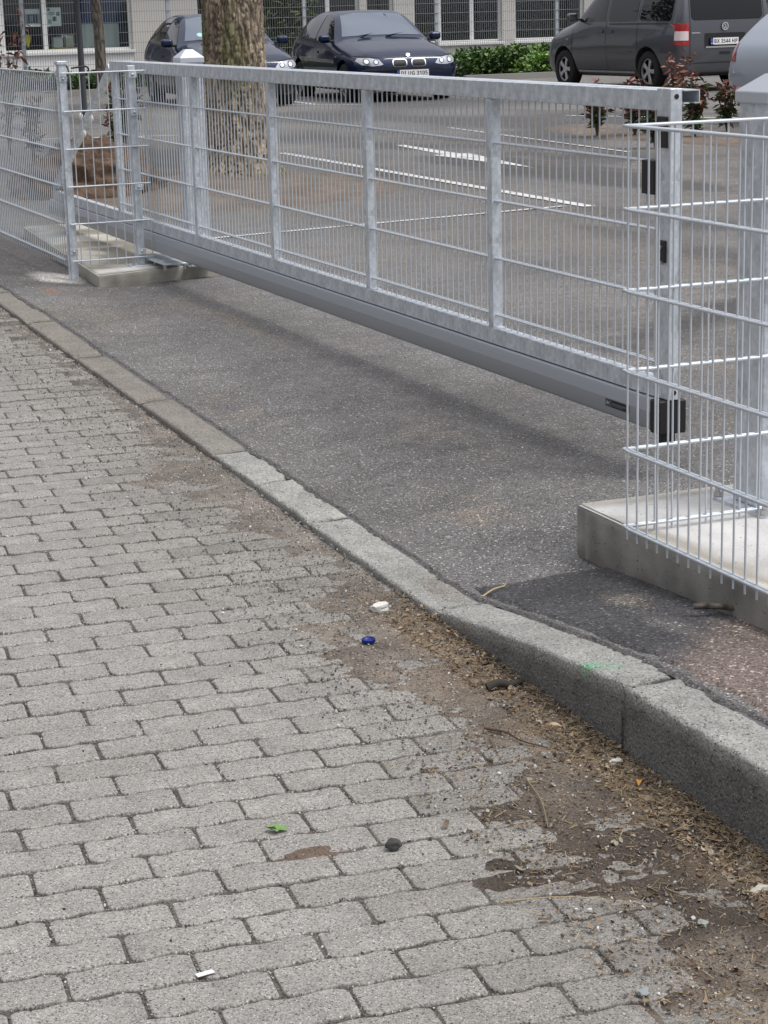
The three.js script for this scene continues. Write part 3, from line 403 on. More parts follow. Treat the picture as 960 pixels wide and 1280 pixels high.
capPost('square galvanised post with a pyramid cap standing on the plinth at the right edge', -4.515, -4.375, 0.065, 0.205, 0.0985, 1.185);
const gp = capPost('square galvanised guide post with a pale pyramid cap behind the left part of the gate', -10.73, -10.61, -0.245, -0.125, 0.0715, 1.185);
part('pale_strip', box(0.0605, 0.0615, 0.62, 1.0, -0.022, 0.0, 0), std({ map: tZinc.map(), color: lin(1.25, 1.25, 1.28), roughness: 0.4 }), gp);  // thin strip coloured paler than the post

// ---------------------------------------------------------------- double-rod mesh fences
const ROWS = [0, 1, 2, 3, 4, 5].map((k) => 0.1215 + 0.2 * k);
function clampPart(x, y, z, face, parent) { // face: outward normal in the plan
  const t = 0.004, w = 0.022, g = face === 'z' ? box(x - w, x + w, y - 0.016, y + 0.016, z, z + t, 0.001) : box(x, x + t, y - 0.016, y + 0.016, z - w, z + w, 0.001);
  const c = part('clamp', g, mZinc, parent), b = new THREE.SphereGeometry(0.008, 10, 8); b.translate(face === 'z' ? x : x + t, y, face === 'z' ? z + t : z); part('clamp_bolt', b, mSteel, c);
}
const pin = rod(V(0, 0.0915, 0), V(0, 1.124, 0), 0.0030, 6);
{ // right-hand corner: one panel bent round the corner
  const f = thing('mesh_fence', 'bright wire mesh fence corner in the right foreground on the concrete plinth', 'fence', [-4.362, 0, 0.628]);
  const Rb = 0.012;
  for (let k = 0; k < 14 * 3; k++) { const m = part('vertical_wire', pin, mWire, f); m.position.set(0.022 + k * 0.0503, 0, -0.006); }
  for (let k = 0; k < 44; k++) { const m = part('vertical_wire', pin, mWire, f); m.position.set(0.006, 0, -0.044 - k * 0.0503); }
  for (const y of ROWS) {
    const tubes = [0, 0.0125].map((o) => { const pts = [V(2.1, y, -o), V(1, y, -o), V(0.06, y, -o), V(Rb + 0.004, y, -o), V(o + 0.003, y, -o - 0.003), V(o, y, -Rb - 0.004), V(o, y, -0.06), V(o, y, -1), V(o, y, -2.2)]; return new THREE.TubeGeometry(new THREE.CatmullRomCurve3(pts, false, 'centripetal'), 90, 0.0041, 7); });
    part('horizontal_rod', merge(tubes), mWire, f);
  }
}
{ // left-hand fence: long run along the footway, its end post, the short return panel and a slim second post
  const f = thing('mesh_fence', 'long wire mesh fence with steel post and short return panel at the left edge', 'fence', [-10.82, 0, 0.49]);
  const X = (x) => x + 10.82, Z = (z) => z - 0.49;
  const post = part('fence_post', merge([box(X(-10.85), X(-10.79), -0.04, 1.165, Z(0.46), Z(0.50), 0.003), box(X(-10.812), X(-10.806), 0.0, 1.10, Z(0.5005), Z(0.512), 0.001)]), mZinc, f);
  part('post_cap', box(X(-10.856), X(-10.784), 1.165, 1.185, Z(0.452), Z(0.508), 0.004), mZinc, post);
  for (let k = 0; k < 50; k++) { const m = part('vertical_wire', pin, mWire, f); m.position.set(X(-10.868 - 0.05 * k), 0, Z(0.508)); }
  for (const y of ROWS) part('horizontal_rod', merge([-0.0068, 0.0068].map((o) => rod(V(X(-13.35), y, Z(0.508 + o)), V(X(-10.855), y, Z(0.508 + o)), 0.0039, 7))), mWire, f);
  part('fence_post', box(X(-13.41), X(-13.35), -0.04, 1.165, Z(0.46), Z(0.50), 0.003), mZinc, f);
  for (const y of [ROWS[5] - 0.01, ROWS[4], ROWS[2] + 0.0, ROWS[0] + 0.03]) clampPart(X(-10.845), y, Z(0.5005), 'z', f);
  // return panel at right angles
  for (let k = 0; k < 9; k++) { const m = part('vertical_wire', pin, mWire, f); m.position.set(X(-10.77), 0, Z(0.045 + 0.05 * k)); }
  for (const y of ROWS) part('horizontal_rod', merge([-0.0068, 0.0068].map((o) => rod(V(X(-10.77 + o), y, Z(0.036)), V(X(-10.77 + o), y, Z(0.492)), 0.0039, 7))), mWire, f);
  const p2 = part('slim_post', box(X(-10.82), X(-10.782), 0.078, 1.150, Z(0.085), Z(0.125), 0.003), mZinc, f);
  part('base_plate', box(X(-10.875), X(-10.725), 0.0715, 0.0778, Z(0.03), Z(0.18), 0.002), mZinc, p2);
  for (const [x, z] of [[-10.862, 0.045], [-10.862, 0.165], [-10.738, 0.045], [-10.738, 0.165]]) part('anchor_bolt', rod(V(X(x), 0.0775, Z(z)), V(X(x), 0.118, Z(z)), 0.006, 8), mSteel, p2);
  for (const y of [ROWS[5] - 0.02, ROWS[4] - 0.02, ROWS[2] - 0.02, ROWS[0] + 0.03]) clampPart(X(-10.764), y, Z(0.105), 'x', f);
  for (const y of [ROWS[5] - 0.03, ROWS[0] + 0.05]) clampPart(X(-10.7895), y, Z(0.48), 'x', f);
}
{ // loop of black cable at the head of the left fence post
  const c = new THREE.CatmullRomCurve3([V(-10.95, 1.14, 0.44), V(-10.9, 1.155, 0.43), V(-10.86, 1.12, 0.43), V(-10.83, 1.07, 0.44), V(-10.84, 1.03, 0.44)]);
  const d = new THREE.CatmullRomCurve3([V(-10.84, 1.145, 0.42), V(-10.84, 1.150, 0.37), V(-10.84, 1.150, 0.335), V(-10.84, 1.138, 0.325), V(-10.84, 1.118, 0.335), V(-10.84, 1.108, 0.36), V(-10.84, 1.09, 0.375)]);
  single('cable_loop', merge([new THREE.TubeGeometry(c, 30, 0.005, 7), new THREE.TubeGeometry(d, 30, 0.005, 7)]), mBlack, 'black cable curling from the head of the left fence post', 'cable');
}

// ---------------------------------------------------------------- vegetation helpers
function leafGeo(l, w, fold = 0.25) { const P = [0, 0, 0, w / 2, l * fold * 0.5, l * 0.45, 0, 0.12 * w, l, -w / 2, l * fold * 0.5, l * 0.45, 0, 0, l * 0.45]; const g = new THREE.BufferGeometry(); g.setAttribute('position', new THREE.Float32BufferAttribute(P, 3)); g.setAttribute('uv', new THREE.Float32BufferAttribute([0, 0, 1, .4, .5, 1, 0, .4, .5, .5], 2)); g.setIndex([0, 1, 4, 1, 2, 4, 2, 3, 4, 3, 0, 4]); g.computeVertexNormals(); return g; }
const mLeaf = new THREE.MeshPhysicalMaterial({ color: 0xffffff, roughness: 0.5, transmission: 0, side: THREE.DoubleSide });
function foliage(name, parent, count, geo, seed, at, col, scale = [0.7, 1.3]) {
  const r = mulberry(seed), m = new THREE.InstancedMesh(geo, mLeaf, count), o = new THREE.Object3D(), c = new THREE.Color();
  for (let i = 0; i < count; i++) { const q = at(r, i); o.position.set(q[0], q[1], q[2]); o.rotation.set((r() - 0.5) * 2.4, r() * 6.283, (r() - 0.5) * 2); o.scale.setScalar(lerp(scale[0], scale[1], r())); o.updateMatrix(); m.setMatrixAt(i, o.matrix); const k = col(r, q); m.setColorAt(i, c.setRGB(...k)); }
  m.name = name; m.castShadow = m.receiveShadow = true; m.userData = { kind: 'stuff' }; parent.add(m); return m;
}
function limb(pts, r0, r1, seg = 8, n = 14) { // tapered tube along a curve
  const c = new THREE.CatmullRomCurve3(pts), g = new THREE.TubeGeometry(c, n, 1, seg), p = g.attributes.position, q = V();
  for (let i = 0; i <= n; i++) { const ct = c.getPointAt(i / n), r = lerp(r0, r1, i / n); for (let j = 0; j <= seg; j++) { const k = i * (seg + 1) + j; q.fromBufferAttribute(p, k).sub(ct).multiplyScalar(r).add(ct); p.setXYZ(k, q.x, q.y, q.z); } }
  g.computeVertexNormals(); return triUV(g, 1);
}
const mBarkPlain = std({ color: lin(0.55, 0.52, 0.5), map: tBark.map(), bumpMap: tBark.bump(), bumpScale: 0.012 });
const mBarkV = std({ map: tBark.map(), vertexColors: true, roughness: 0.95 });

{ // the big trunk, with deep plated bark as geometry; the crown begins far above the picture
  const t = thing('big_tree', 'thick tree trunk with rough brown bark and moss behind the gate', 'tree', [-17.0, -0.02, -2.5]);
  const NA = 300, NY = 420, Hh = 4.6, P = [], C = [], U = [], I = [];
  for (let j = 0; j <= NY; j++) { const y = Hh * Math.pow(j / NY, 1.35), R = 0.258 + 0.05 * Math.exp(-y * 2.6) + 0.03 * Math.exp(-y * 9) - 0.010 * y;
    for (let i = 0; i <= NA; i++) { const a = i / NA * 2 * Math.PI, cx = Math.cos(a), cz = Math.sin(a);
      const wx = cx * 3 + 0.7 * (n3(cx * 4, y * 1.6, cz * 4) - 0.5), wz = cz * 3 + 0.7 * (n3(cx * 4 + 7, y * 1.6, cz * 4) - 0.5);
      const f1 = Math.abs(n3(wx * 3.9, y * 15.0, wz * 3.9) - 0.5) * 2, f2 = Math.abs(n3(wx * 6.5 + 4, y * 30, wz * 6.5) - 0.5) * 2, fine = n3(wx * 14, y * 40, wz * 14);
      const ridge = Math.min(sstep(0.02, 0.30, f1), 0.35 + 0.65 * sstep(0.0, 0.25, f2)), r = R + (0.05 + 0.09 * Math.max(0, Math.cos(a * 5 + 1))) * Math.exp(-y * 6) + 0.020 * ridge + 0.004 * fine + 0.03 * (n3(cx * 1.5, y * 0.9, cz * 1.5) - 0.5);
      P.push(r * cx, y, r * cz); U.push(a * 0.3, y);
      let c = tint([0.90, 0.80, 0.70], [2.15, 1.95, 1.72], ridge * (0.65 + 0.5 * (fine - 0.3))); const moss = sstep(0.60, 0.74, n3(cx * 2.4 + 3, y * 1.9 + 1.2, cz * 2.4)) * (0.35 + 0.65 * ridge); c = tint(c, [0.72, 0.86, 0.36], 0.72 * moss); C.push(...c); } }
  for (let j = 0; j < NY; j++) for (let i = 0; i < NA; i++) { const a = j * (NA + 1) + i, b = a + 1, d = a + NA + 1, e = d + 1; I.push(a, d, b, b, d, e); }
  const g = new THREE.BufferGeometry(); g.setAttribute('position', new THREE.Float32BufferAttribute(P, 3)); g.setAttribute('color', new THREE.Float32BufferAttribute(C, 3)); g.setAttribute('uv', new THREE.Float32BufferAttribute(U, 2)); g.setIndex(I); g.computeVertexNormals(); part('trunk', g, mBarkV, t);
  part('limb', merge([limb([V(0, 4.3, 0), V(0.2, 6, 0.3), V(1.2, 8, 0.8)], 0.24, 0.06), limb([V(0, 4.4, 0), V(-0.3, 6.2, -0.2), V(-1.4, 8.6, -0.6)], 0.22, 0.05), limb([V(0, 4.4, 0), V(0.1, 6.5, -0.5), V(0.4, 9, -1.5)], 0.2, 0.05)]), mBarkPlain, t);
  foliage('crown', t, 9000, leafGeo(0.30, 0.24), 71, (r) => { const a = r() * 6.283, k = (r() * 9) | 0, cx = 2.2 * Math.cos(k * 2.4) * (0.4 + 0.1 * k % 1), cz = 2.2 * Math.sin(k * 2.4), cy = 7.2 + (k * 1.7) % 3.4, R = 1.9 * Math.cbrt(r()), e = Math.acos(2 * r() - 1); return [cx + R * Math.sin(e) * Math.cos(a), cy + R * Math.cos(e) * 0.8, cz + R * Math.sin(e) * Math.sin(a)]; }, (r) => { const v = 0.7 + 0.6 * r(); return [0.06 * v, 0.11 * v, 0.03 * v]; });
}
function smallTree(label, x, z, r, h, seed, mat) {
  const t = thing('young_tree', label, 'tree', [x, -0.02, z]), q = mulberry(seed), w = () => (q() - 0.5) * 0.06;
  part('trunk', limb([V(0, 0, 0), V(w(), h * 0.3, w()), V(w() * 2, h * 0.6, w() * 2), V(w() * 3, h, w() * 3)], r, r * 0.55, 12, 40), mat, t);
  foliage('crown', t, 1500, leafGeo(0.2, 0.14), seed + 1, (s) => { const a = s() * 6.283, R = 1.3 * Math.cbrt(s()), e = Math.acos(2 * s() - 1); return [R * Math.sin(e) * Math.cos(a), h + 0.3 + R * Math.cos(e), R * Math.sin(e) * Math.sin(a)]; }, (s) => { const v = 0.7 + 0.6 * s(); return [0.055 * v, 0.10 * v, 0.03 * v]; });
}
smallTree('brown tree trunk left of the parked cars in front of the white wall', -37.6, -6.55, 0.115, 3.6, 301, mBarkPlain);
smallTree('slim grey tree stem rising just behind the left fence post', -25.8, -3.30, 0.045, 3.4, 305, std({ color: lin(0.06, 0.065, 0.07), roughness: 0.9 }));

{ // heap of dug earth beside the gate's tail
  const g = new THREE.SphereGeometry(1, 90, 50, 0, Math.PI * 2, 0, Math.PI * 0.55), p = g.attributes.position, c = new Float32Array(p.count * 3);
  for (let i = 0; i < p.count; i++) { const x = p.getX(i), y = p.getY(i), z = p.getZ(i); const k = 1 + 0.30 * (n3(x * 2.6 + 3, y * 2.6, z * 2.6 + 1) - 0.5) + 0.22 * (n3(x * 8, y * 8, z * 8) - 0.5) + 0.10 * (n3(x * 22, y * 22, z * 22) - 0.5); p.setXYZ(i, x * 0.62 * k, y * 0.47 * k - 0.03, z * 0.60 * k); const v = 0.55 + 0.7 * (n3(x * 9 + 4, y * 9, z * 9) - 0.2); c.set([0.95 * v, 0.66 * v, 0.5 * v], i * 3); }
  g.setAttribute('color', new THREE.BufferAttribute(c, 3)); g.computeVertexNormals();
  const h = single('earth_mound', triUV(g), mSoil, 'heap of crumbly brown earth behind the short fence panel at the left', 'earth mound'); h.position.set(-16.2, 0, -0.95);
}
{ // bare planting bed round the trunk and mound
  const bed = (cx, cz, rx, rz, s, name) => { const N = 40, M = 14, P = [], C = [], U = [], I = []; for (let j = 0; j <= M; j++) for (let i = 0; i <= N; i++) { const a = i / N * 6.28318, e = 1 + 0.25 * (n2(Math.cos(a) * 2 + 5, Math.sin(a) * 2 + 5, s) - 0.5), t = j / M, x = cx + rx * t * e * Math.cos(a), z = cz + rz * t * e * Math.sin(a); P.push(x, 0.03 * (1 - t * t) + 0.010 - 0.02 * (t > 0.95) + 0.035 * (fbm(x * 4, z * 4, s, 3) - 0.4) * (1 - t ** 4), z); const v = 0.8 + 0.6 * (fbm(x * 3, z * 3, s + 3, 3) - 0.4); C.push(1.12 * v, 0.95 * v, 0.83 * v); U.push(x, z); } for (let j = 0; j < M; j++) for (let i = 0; i < N; i++) { const a = j * (N + 1) + i, b = a + 1, d = a + N + 1, f = d + 1; I.push(a, b, d, b, f, d); } const g = new THREE.BufferGeometry(); g.setAttribute('position', new THREE.Float32BufferAttribute(P, 3)); g.setAttribute('color', new THREE.Float32BufferAttribute(C, 3)); g.setAttribute('uv', new THREE.Float32BufferAttribute(U, 2)); g.setIndex(I); g.computeVertexNormals(); structure(name, g, mSoil); };
  bed(-16.4, -1.75, 2.3, 1.65, 130, 'planting_bed'); bed(-19.4, -8.1, 2.6, 0.75, 131, 'planting_bed');
  bed(-38.4, -7.2, 1.0, 3.6, 132, 'planting_bed'); bed(-38.2, -15.4, 0.9, 2.0, 133, 'planting_bed');
}
// red-leaved shrubs
function redShrub(label, x, z, h0, seed, dense, red) { const h = h0 * 0.9;
  const t = thing('red_leaved_shrub', label, 'shrub', [x, 0, z]), r = mulberry(seed), stems = [], tips = [];
  const ns = 3 + (dense * 3 | 0);
  for (let i = 0; i < ns; i++) { const a = r() * 6.28, s = h * (0.55 + 0.5 * r()), d = 0.18 * h * (0.3 + r()); const tip = V(d * Math.cos(a), s, d * Math.sin(a)); stems.push(limb([V(0, 0, 0), V(tip.x * 0.35, s * 0.5, tip.z * 0.35), tip], 0.010, 0.004, 5, 6)); tips.push(tip); }
  part('stem', merge(stems), std({ color: lin(0.10, 0.07, 0.05) }), t);
  foliage('leaves', t, Math.round(115 * dense), leafGeo(0.105, 0.036, 0.3), seed + 9, (q) => { const tp = tips[(q() * ns) | 0], k = 0.22 + 0.82 * Math.pow(q(), 0.8); return [tp.x * k * (0.5 + 0.5 * k) + (q() - 0.5) * 0.07, tp.y * k, tp.z * k * (0.5 + 0.5 * k) + (q() - 0.5) * 0.07]; }, (q, p) => { const f = p[1] / h, v = 0.6 + 0.8 * q(); return q() < red * sstep(0.25, 0.8, f) + 0.05 ? [0.25 * v, 0.105 * v, 0.075 * v] : q() < 0.25 ? [0.12 * v, 0.14 * v, 0.05 * v] : [0.045 * v, 0.075 * v, 0.028 * v]; });
}
for (const a of [
  ['low coppery shrub in front of the rear wheel of the grey van', -19.6, -7.42, 0.62, 401, 1.9, 1.2], ['broad coppery shrub left of the gate end post, before the grey van', -19.2, -7.66, 0.66, 402, 2.4, 1.1],
  ['tall thin red-tipped shrub under the red tail lamp of the van', -19.0, -8.05, 0.98, 403, 1.5, 1.1], ['green and red shrub seen right of the open end of the gate rail', -18.4, -7.92, 0.68, 404, 2.6, 0.55],
  ['dark red shrub beside the silver car bumper', -18.9, -8.62, 0.80, 405, 1.8, 1.0], ['green shrub half hidden by the thick catch post at the right', -18.2, -8.55, 0.62, 406, 2.0, 0.4], ['small green shrub seen through the gate mesh beside the black lock', -17.6, -7.0, 0.60, 407, 1.8, 0.25],
  ['thin sapling with sparse leaves behind the left fence', -19.6, -1.25, 1.05, 408, 1.2, 0.3], ['red-tipped sapling rising above the left end of the mesh fence', -21.5, -1.42, 1.45, 409, 1.3, 1.1], ['small reddish shrub just right of the left fence post', -20.4, -2.3, 0.62, 410, 1.0, 1.2],
  ['young shrub with yellow-green leaves behind the guide post', -17.9, -1.72, 1.05, 411, 2.6, 0.02],
]) redShrub(...a);

function hedge(label, x0, x1, z0, z1, h, n, seed, g, cols) {
  const t = thing('hedge', label, 'hedge', [(x0 + x1) / 2, 0, (z0 + z1) / 2]), w = (x1 - x0) / 2, d = (z1 - z0) / 2;
  const hh = (x, z) => h * (0.70 + 0.5 * fbm(x * 1.4 + seed, z * 1.4, seed, 3)) * Math.pow(Math.max(0, 1 - Math.abs(x / w) ** 4), 0.4) * Math.pow(Math.max(0, 1 - Math.abs(z / d) ** 6), 0.4);
  const core = new THREE.SphereGeometry(1, 40, 24), p = core.attributes.position; for (let i = 0; i < p.count; i++) { const x = p.getX(i) * w * 0.86, z = p.getZ(i) * d * 0.95, y = p.getY(i); p.setXYZ(i, x, y > 0 ? Math.min(1, y * 1.6) * hh(x, z) * 0.72 : 0, z); } core.computeVertexNormals(); part('dark_core', core, std({ color: lin(0.012, 0.016, 0.008) }), t);  // solid near-black core: shade inside the hedge put into its colour
  foliage('leaves', t, n, g, seed, (r) => { const x = (2 * r() - 1) * w, z = (2 * r() - 1) * d, y = hh(x, z); const s = r(); return s < 0.6 ? [x, y * (0.80 + 0.24 * r()), z] : [x > 0 ? w * (0.6 + 0.4 * r()) : x, y * r(), z]; }, cols);
}
const gcol = (k) => (r, p) => { const v = k * (0.5 + 1.0 * r()), w = fbm(p[0] * 3, p[2] * 3 + p[1] * 3, 8, 2); return [0.055 * v * (0.7 + w), 0.115 * v * (0.7 + w * 0.7), 0.026 * v]; };
hedge('dense green hedge between the two dark cars and the grey van', -38.9, -37.3, -17.4, -13.9, 0.62, 6500, 501, leafGeo(0.10, 0.075), gcol(1.25));
hedge('bright green low bush in front of the dense hedge', -37.5, -36.6, -16.4, -14.9, 0.42, 1900, 502, leafGeo(0.09, 0.07), gcol(1.9));
hedge('low green ground planting along the fence at the left', -38.9, -37.6, -9.4, -4.2, 0.42, 5200, 503, leafGeo(0.09, 0.06), gcol(1.2));
{ // bamboo-like bush behind the far fence
  const t = thing('tall_bush', 'tall feathery green bush between the tree trunk and the middle car', 'bush', [-41.2, 0, -11.2]);
  part('stems', merge(Array.from({ length: 16 }, (_, i) => { const r = mulberry(600 + i), a = V((r() - 0.5) * 0.8, 0, (r() - 0.5) * 0.9); return limb([a, V(a.x * 1.3, 1.2, a.z * 1.3), V(a.x * 1.8, 2.6, a.z * 1.9)], 0.014, 0.006, 5, 8); })), std({ color: lin(0.08, 0.09, 0.03) }), t);
  const core = new THREE.SphereGeometry(1, 20, 16); core.scale(0.5, 1.15, 0.62); core.translate(-0.2, 1.15, 0); part('dark_core', core, std({ color: lin(0.015, 0.02, 0.008) }), t);  // dark ellipsoid filling the bush, coloured as the shade between its leaves
  foliage('leaves', t, 5200, leafGeo(0.20, 0.04, 0.2), 611, (r) => { const a = r() * 6.283, R = Math.sqrt(r()), y = 0.15 + 2.5 * r(); return [0.85 * R * Math.cos(a), y, 0.95 * R * Math.sin(a)]; }, (r) => { const v = 0.5 + 1.1 * r(); return r() < 0.25 ? [0.15 * v, 0.17 * v, 0.07 * v] : [0.05 * v, 0.085 * v, 0.03 * v]; });
}
{ // trees standing behind the building's yard, dark against the sky in the windows
  for (const [x, z, h, l] of [[-43, -27, 4.5, 'dark leafy tree at the right behind the grey van'], ]) { const t = thing('leafy_tree', l, 'tree', [x, 0, z]); part('trunk', limb([V(0, 0, 0), V(0.1, h * 0.5, 0), V(0, h, 0.1)], 0.18, 0.09, 10, 12), mBarkPlain, t); foliage('crown', t, 6000, leafGeo(0.24, 0.17), 640, (r) => { const a = r() * 6.283, R = 2.6 * Math.cbrt(r()), e = Math.acos(2 * r() - 1); return [R * Math.sin(e) * Math.cos(a), h * 0.62 + R * 1.1 * Math.cos(e), 1.3 * R * Math.sin(e) * Math.sin(a)]; }, gcol(0.8)); }
}

{ // the row of trees across the street and beyond the yard entrance: unseen but reflected in glass and paint; street row set close and tall to block sky light
  const r = mulberry(911), P = [], C = [], N = [], n = V(), a = V(), b = V(), c = V(), spots = [];
  for (let k = 0; k < 7; k++) spots.push([26 + 5 * r(), -26 + k * 6.5 + 2 * r(), 8 + 3 * r()]); for (let k = 0; k < 9; k++) spots.push([-52 + k * 6.2 + 2 * r(), 13 + 2 * r(), 9.5 + 2.5 * r()]);
  const tri = (q, col) => { for (const v of q) { P.push(v.x, v.y, v.z); C.push(...col); } };
  for (const [x, z, h] of spots) { for (let i = 0; i < 8; i++) { const t0 = i / 8 * 6.283, t1 = (i + 1) / 8 * 6.283, A = V(x + .25 * Math.cos(t0), 0, z + .25 * Math.sin(t0)), B = V(x + .25 * Math.cos(t1), 0, z + .25 * Math.sin(t1)), D = V(x + .14 * Math.cos(t0), h * .6, z + .14 * Math.sin(t0)), E = V(x + .14 * Math.cos(t1), h * .6, z + .14 * Math.sin(t1)); tri([A, D, B, B, D, E], [.07, .055, .04]); }
    for (let i = 0; i < 2600; i++) { const t = r() * 6.283, R = 3.3 * Math.cbrt(r()), e = Math.acos(2 * r() - 1); a.set(x + R * Math.sin(e) * Math.cos(t), h * .66 + R * 1.05 * Math.cos(e), z + R * Math.sin(e) * Math.sin(t)); if (n3(a.x * .9, a.y * .9 + 5, a.z * .9) < .42) continue; b.copy(a).add(V(r() - .5, r() - .5, r() - .5).multiplyScalar(.8)); c.copy(a).add(V(r() - .5, r() - .5, r() - .5).multiplyScalar(.8)); const v = .6 + .8 * r(); tri([a.clone(), b.clone(), c.clone()], [.05 * v, .09 * v, .03 * v]); } }
  const g = new THREE.BufferGeometry(); g.setAttribute('position', new THREE.Float32BufferAttribute(P, 3)); g.setAttribute('color', new THREE.Float32BufferAttribute(C, 3)); g.setAttribute('uv', new THREE.Float32BufferAttribute(new Float32Array(P.length / 3 * 2), 2)); g.computeVertexNormals();
  const m = part('tree_belt', g, std({ vertexColors: true, side: THREE.DoubleSide }), scene); m.userData = { kind: 'stuff', label: 'unseen belt of trees across the street mirrored in the car windows and screening the sky', category: 'trees' };
}

// ---------------------------------------------------------------- building behind the far fence
{
  const b = thing('building', 'low pale building with large dark windows behind the far wire fence', 'building', [-45, 0, -14]);
  const mWall = std({ color: lin(0.56, 0.54, 0.50), roughness: 0.9 }), mWhite = std({ color: lin(0.74, 0.74, 0.73), roughness: 0.75 }), mFrame = std({ color: lin(0.70, 0.70, 0.68), roughness: 0.5 });
  const mPane = new THREE.MeshPhysicalMaterial({ color: lin(0.85, 0.9, 0.9), transmission: 1, roughness: 0.02, thickness: 0, ior: 1.5 });
  const Z = (z) => z + 14, bx = (x0, x1, y0, y1, z0, z1, r = 0) => box(x0, x1, y0, y1, Z(z0), Z(z1), r);
  // openings: [left z, right z, sill height, mullion z list]
  const wins = [[-4.4, -6.15, 0.62, []], [-6.30, -9.22, 0.62, [-7.26]], [-10.73, -12.2, 0.9, []], [-13.0, -14.70, 0.52, [-13.94]], [-14.86, -15.56, 0.52, []], [-16.08, -18.38, 0.52, [-16.76, -17.62]], [-18.72, -20.6, 0.52, []], [-21.0, -23.0, 0.52, [-22]], [-23.4, -25.6, 0.52, [-24.5]]];
  const top = 2.35; let z = -2.0;
  const pier = (za, zb) => part('pier', bx(-0.30, 0, 0, top, zb, za), za < -9.0 && zb > -11 ? mWall : zb > -10 ? mWhite : mWall, b);
  for (const [za, zb, sill, mull] of wins) {
    if (z - za > 0.01) pier(z, za + 0.0005);
    part('parapet', bx(-0.28, -0.01, 0, sill - 0.02, zb + 0.0005, za - 0.0005), zb > -10 ? mWhite : mWall, b);
    part('window_sill', bx(-0.2, 0.06, sill - 0.0195, sill + 0.045, zb - 0.03, za + 0.03, 0.008), mFrame, b);
    const f = 0.06, w = [bx(-0.16, -0.10, sill + 0.046, sill + 0.10, zb, za), bx(-0.16, -0.10, top - 0.07, top, zb, za), bx(-0.16, -0.10, sill + 0.1005, top - 0.0705, za - f, za), bx(-0.16, -0.10, sill + 0.1005, top - 0.0705, zb, zb + f)];
    for (const m of mull) w.push(bx(-0.165, -0.095, sill + 0.1005, top - 0.0705, m - 0.05, m + 0.05));
    const fr = part('window_frame', merge(w), mFrame, b);
    const edges = [za - f, ...mull.flatMap((m) => [m + 0.05, m - 0.05]), zb + f];
    for (let i = 0; i < edges.length; i += 2) part('pane', bx(-0.132, -0.128, sill + 0.1, top - 0.07, edges[i + 1], edges[i]), mPane, fr);
    z = zb;
  }
  pier(z, -30);
  part('plinth_course', bx(0.002, 0.05, 0, 0.10, -30, -2), mWall, b);
  part('lintel', bx(-0.30, 0.02, top + 0.0005, 3.1, -30, -2), mWall, b);
  part('roof', bx(-7.5, 0.6, 3.1005, 3.35, -30.3, -1.7), std({ color: lin(0.16, 0.16, 0.17) }), b);
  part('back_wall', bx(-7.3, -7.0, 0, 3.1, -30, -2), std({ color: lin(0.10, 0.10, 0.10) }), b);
  part('side_wall', bx(-7.0, -0.301, 0, 3.1, -2.3, -2), mWall, b); part('side_wall', bx(-7.0, -0.301, 0, 3.1, -30, -29.7), mWall, b);
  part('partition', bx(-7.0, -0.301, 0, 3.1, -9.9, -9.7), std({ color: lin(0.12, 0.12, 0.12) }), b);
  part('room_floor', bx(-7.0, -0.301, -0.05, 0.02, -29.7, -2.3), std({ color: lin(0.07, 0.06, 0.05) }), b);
  // things seen through the left windows
  const at = (x, y, zz) => [-45 + x, y, zz];
  const poster = (label, z0, z1, y0, y1, draw) => { const c = document.createElement('canvas'); c.width = 128; c.height = 176; const q = c.getContext('2d'); draw(q); const t = new THREE.CanvasTexture(c); t.colorSpace = THREE.SRGBColorSpace; const g = new THREE.BoxGeometry(0.004, y1 - y0, z0 - z1); single('poster', g, std({ map: t, roughness: 0.8 }), label, 'poster').position.set(-45.19, (y0 + y1) / 2, (z0 + z1) / 2); };
  poster('grey poster with a dark picture in the left window pane', -6.85, -7.18, 1.22, 1.60, (q) => { q.fillStyle = '#9a9ca0'; q.fillRect(0, 0, 128, 176); q.fillStyle = '#c9cacb'; q.fillRect(0, 0, 128, 46); q.fillStyle = '#3a4152'; q.fillRect(14, 52, 100, 90); q.fillStyle = '#6f7480'; q.fillRect(44, 66, 24, 60); q.fillStyle = '#d8d8d6'; q.fillRect(0, 150, 128, 26); });
  poster('pale poster with scattered dark photos right of the white mullion', -7.33, -7.66, 1.22, 1.62, (q) => { q.fillStyle = '#cfd0cf'; q.fillRect(0, 0, 128, 176); q.fillStyle = '#4a4b4e'; q.fillRect(8, 8, 22, 22); q.fillRect(88, 44, 26, 34); q.fillRect(52, 86, 34, 44); q.fillStyle = '#8d8f8e'; q.fillRect(20, 40, 50, 30); q.fillRect(10, 112, 34, 40); });
  const leafp = extrude([[0, -0.22], [0.06, -0.08], [0.075, 0.06], [0.045, 0.02], [0.03, 0.12], [0, 0.04], [-0.03, 0.12], [-0.045, 0.02], [-0.075, 0.06], [-0.06, -0.08]], 0.01); leafp.rotateY(Math.PI / 2); const yl = single('paper_tulip', leafp, std({ color: lin(0.55, 0.42, 0.03) }), 'yellow paper tulip stuck inside the left window', 'decoration'); yl.position.set(-45.2, 0.98, -6.88); 
  const tb = thing('yellow_bench', 'yellow wooden bench behind the left window', 'bench', at(-0.6, 0, -7.95)); part('bench_top', box(-0.2, 0.2, 0.70, 0.75, -0.50, 0.50, 0.01), std({ color: lin(0.45, 0.28, 0.05) }), tb); for (const s of [-0.44, 0.44]) part('bench_leg', box(-0.17, 0.17, 0.021, 0.6995, s - 0.03, s + 0.03, 0.005), std({ color: lin(0.40, 0.25, 0.05) }), tb);
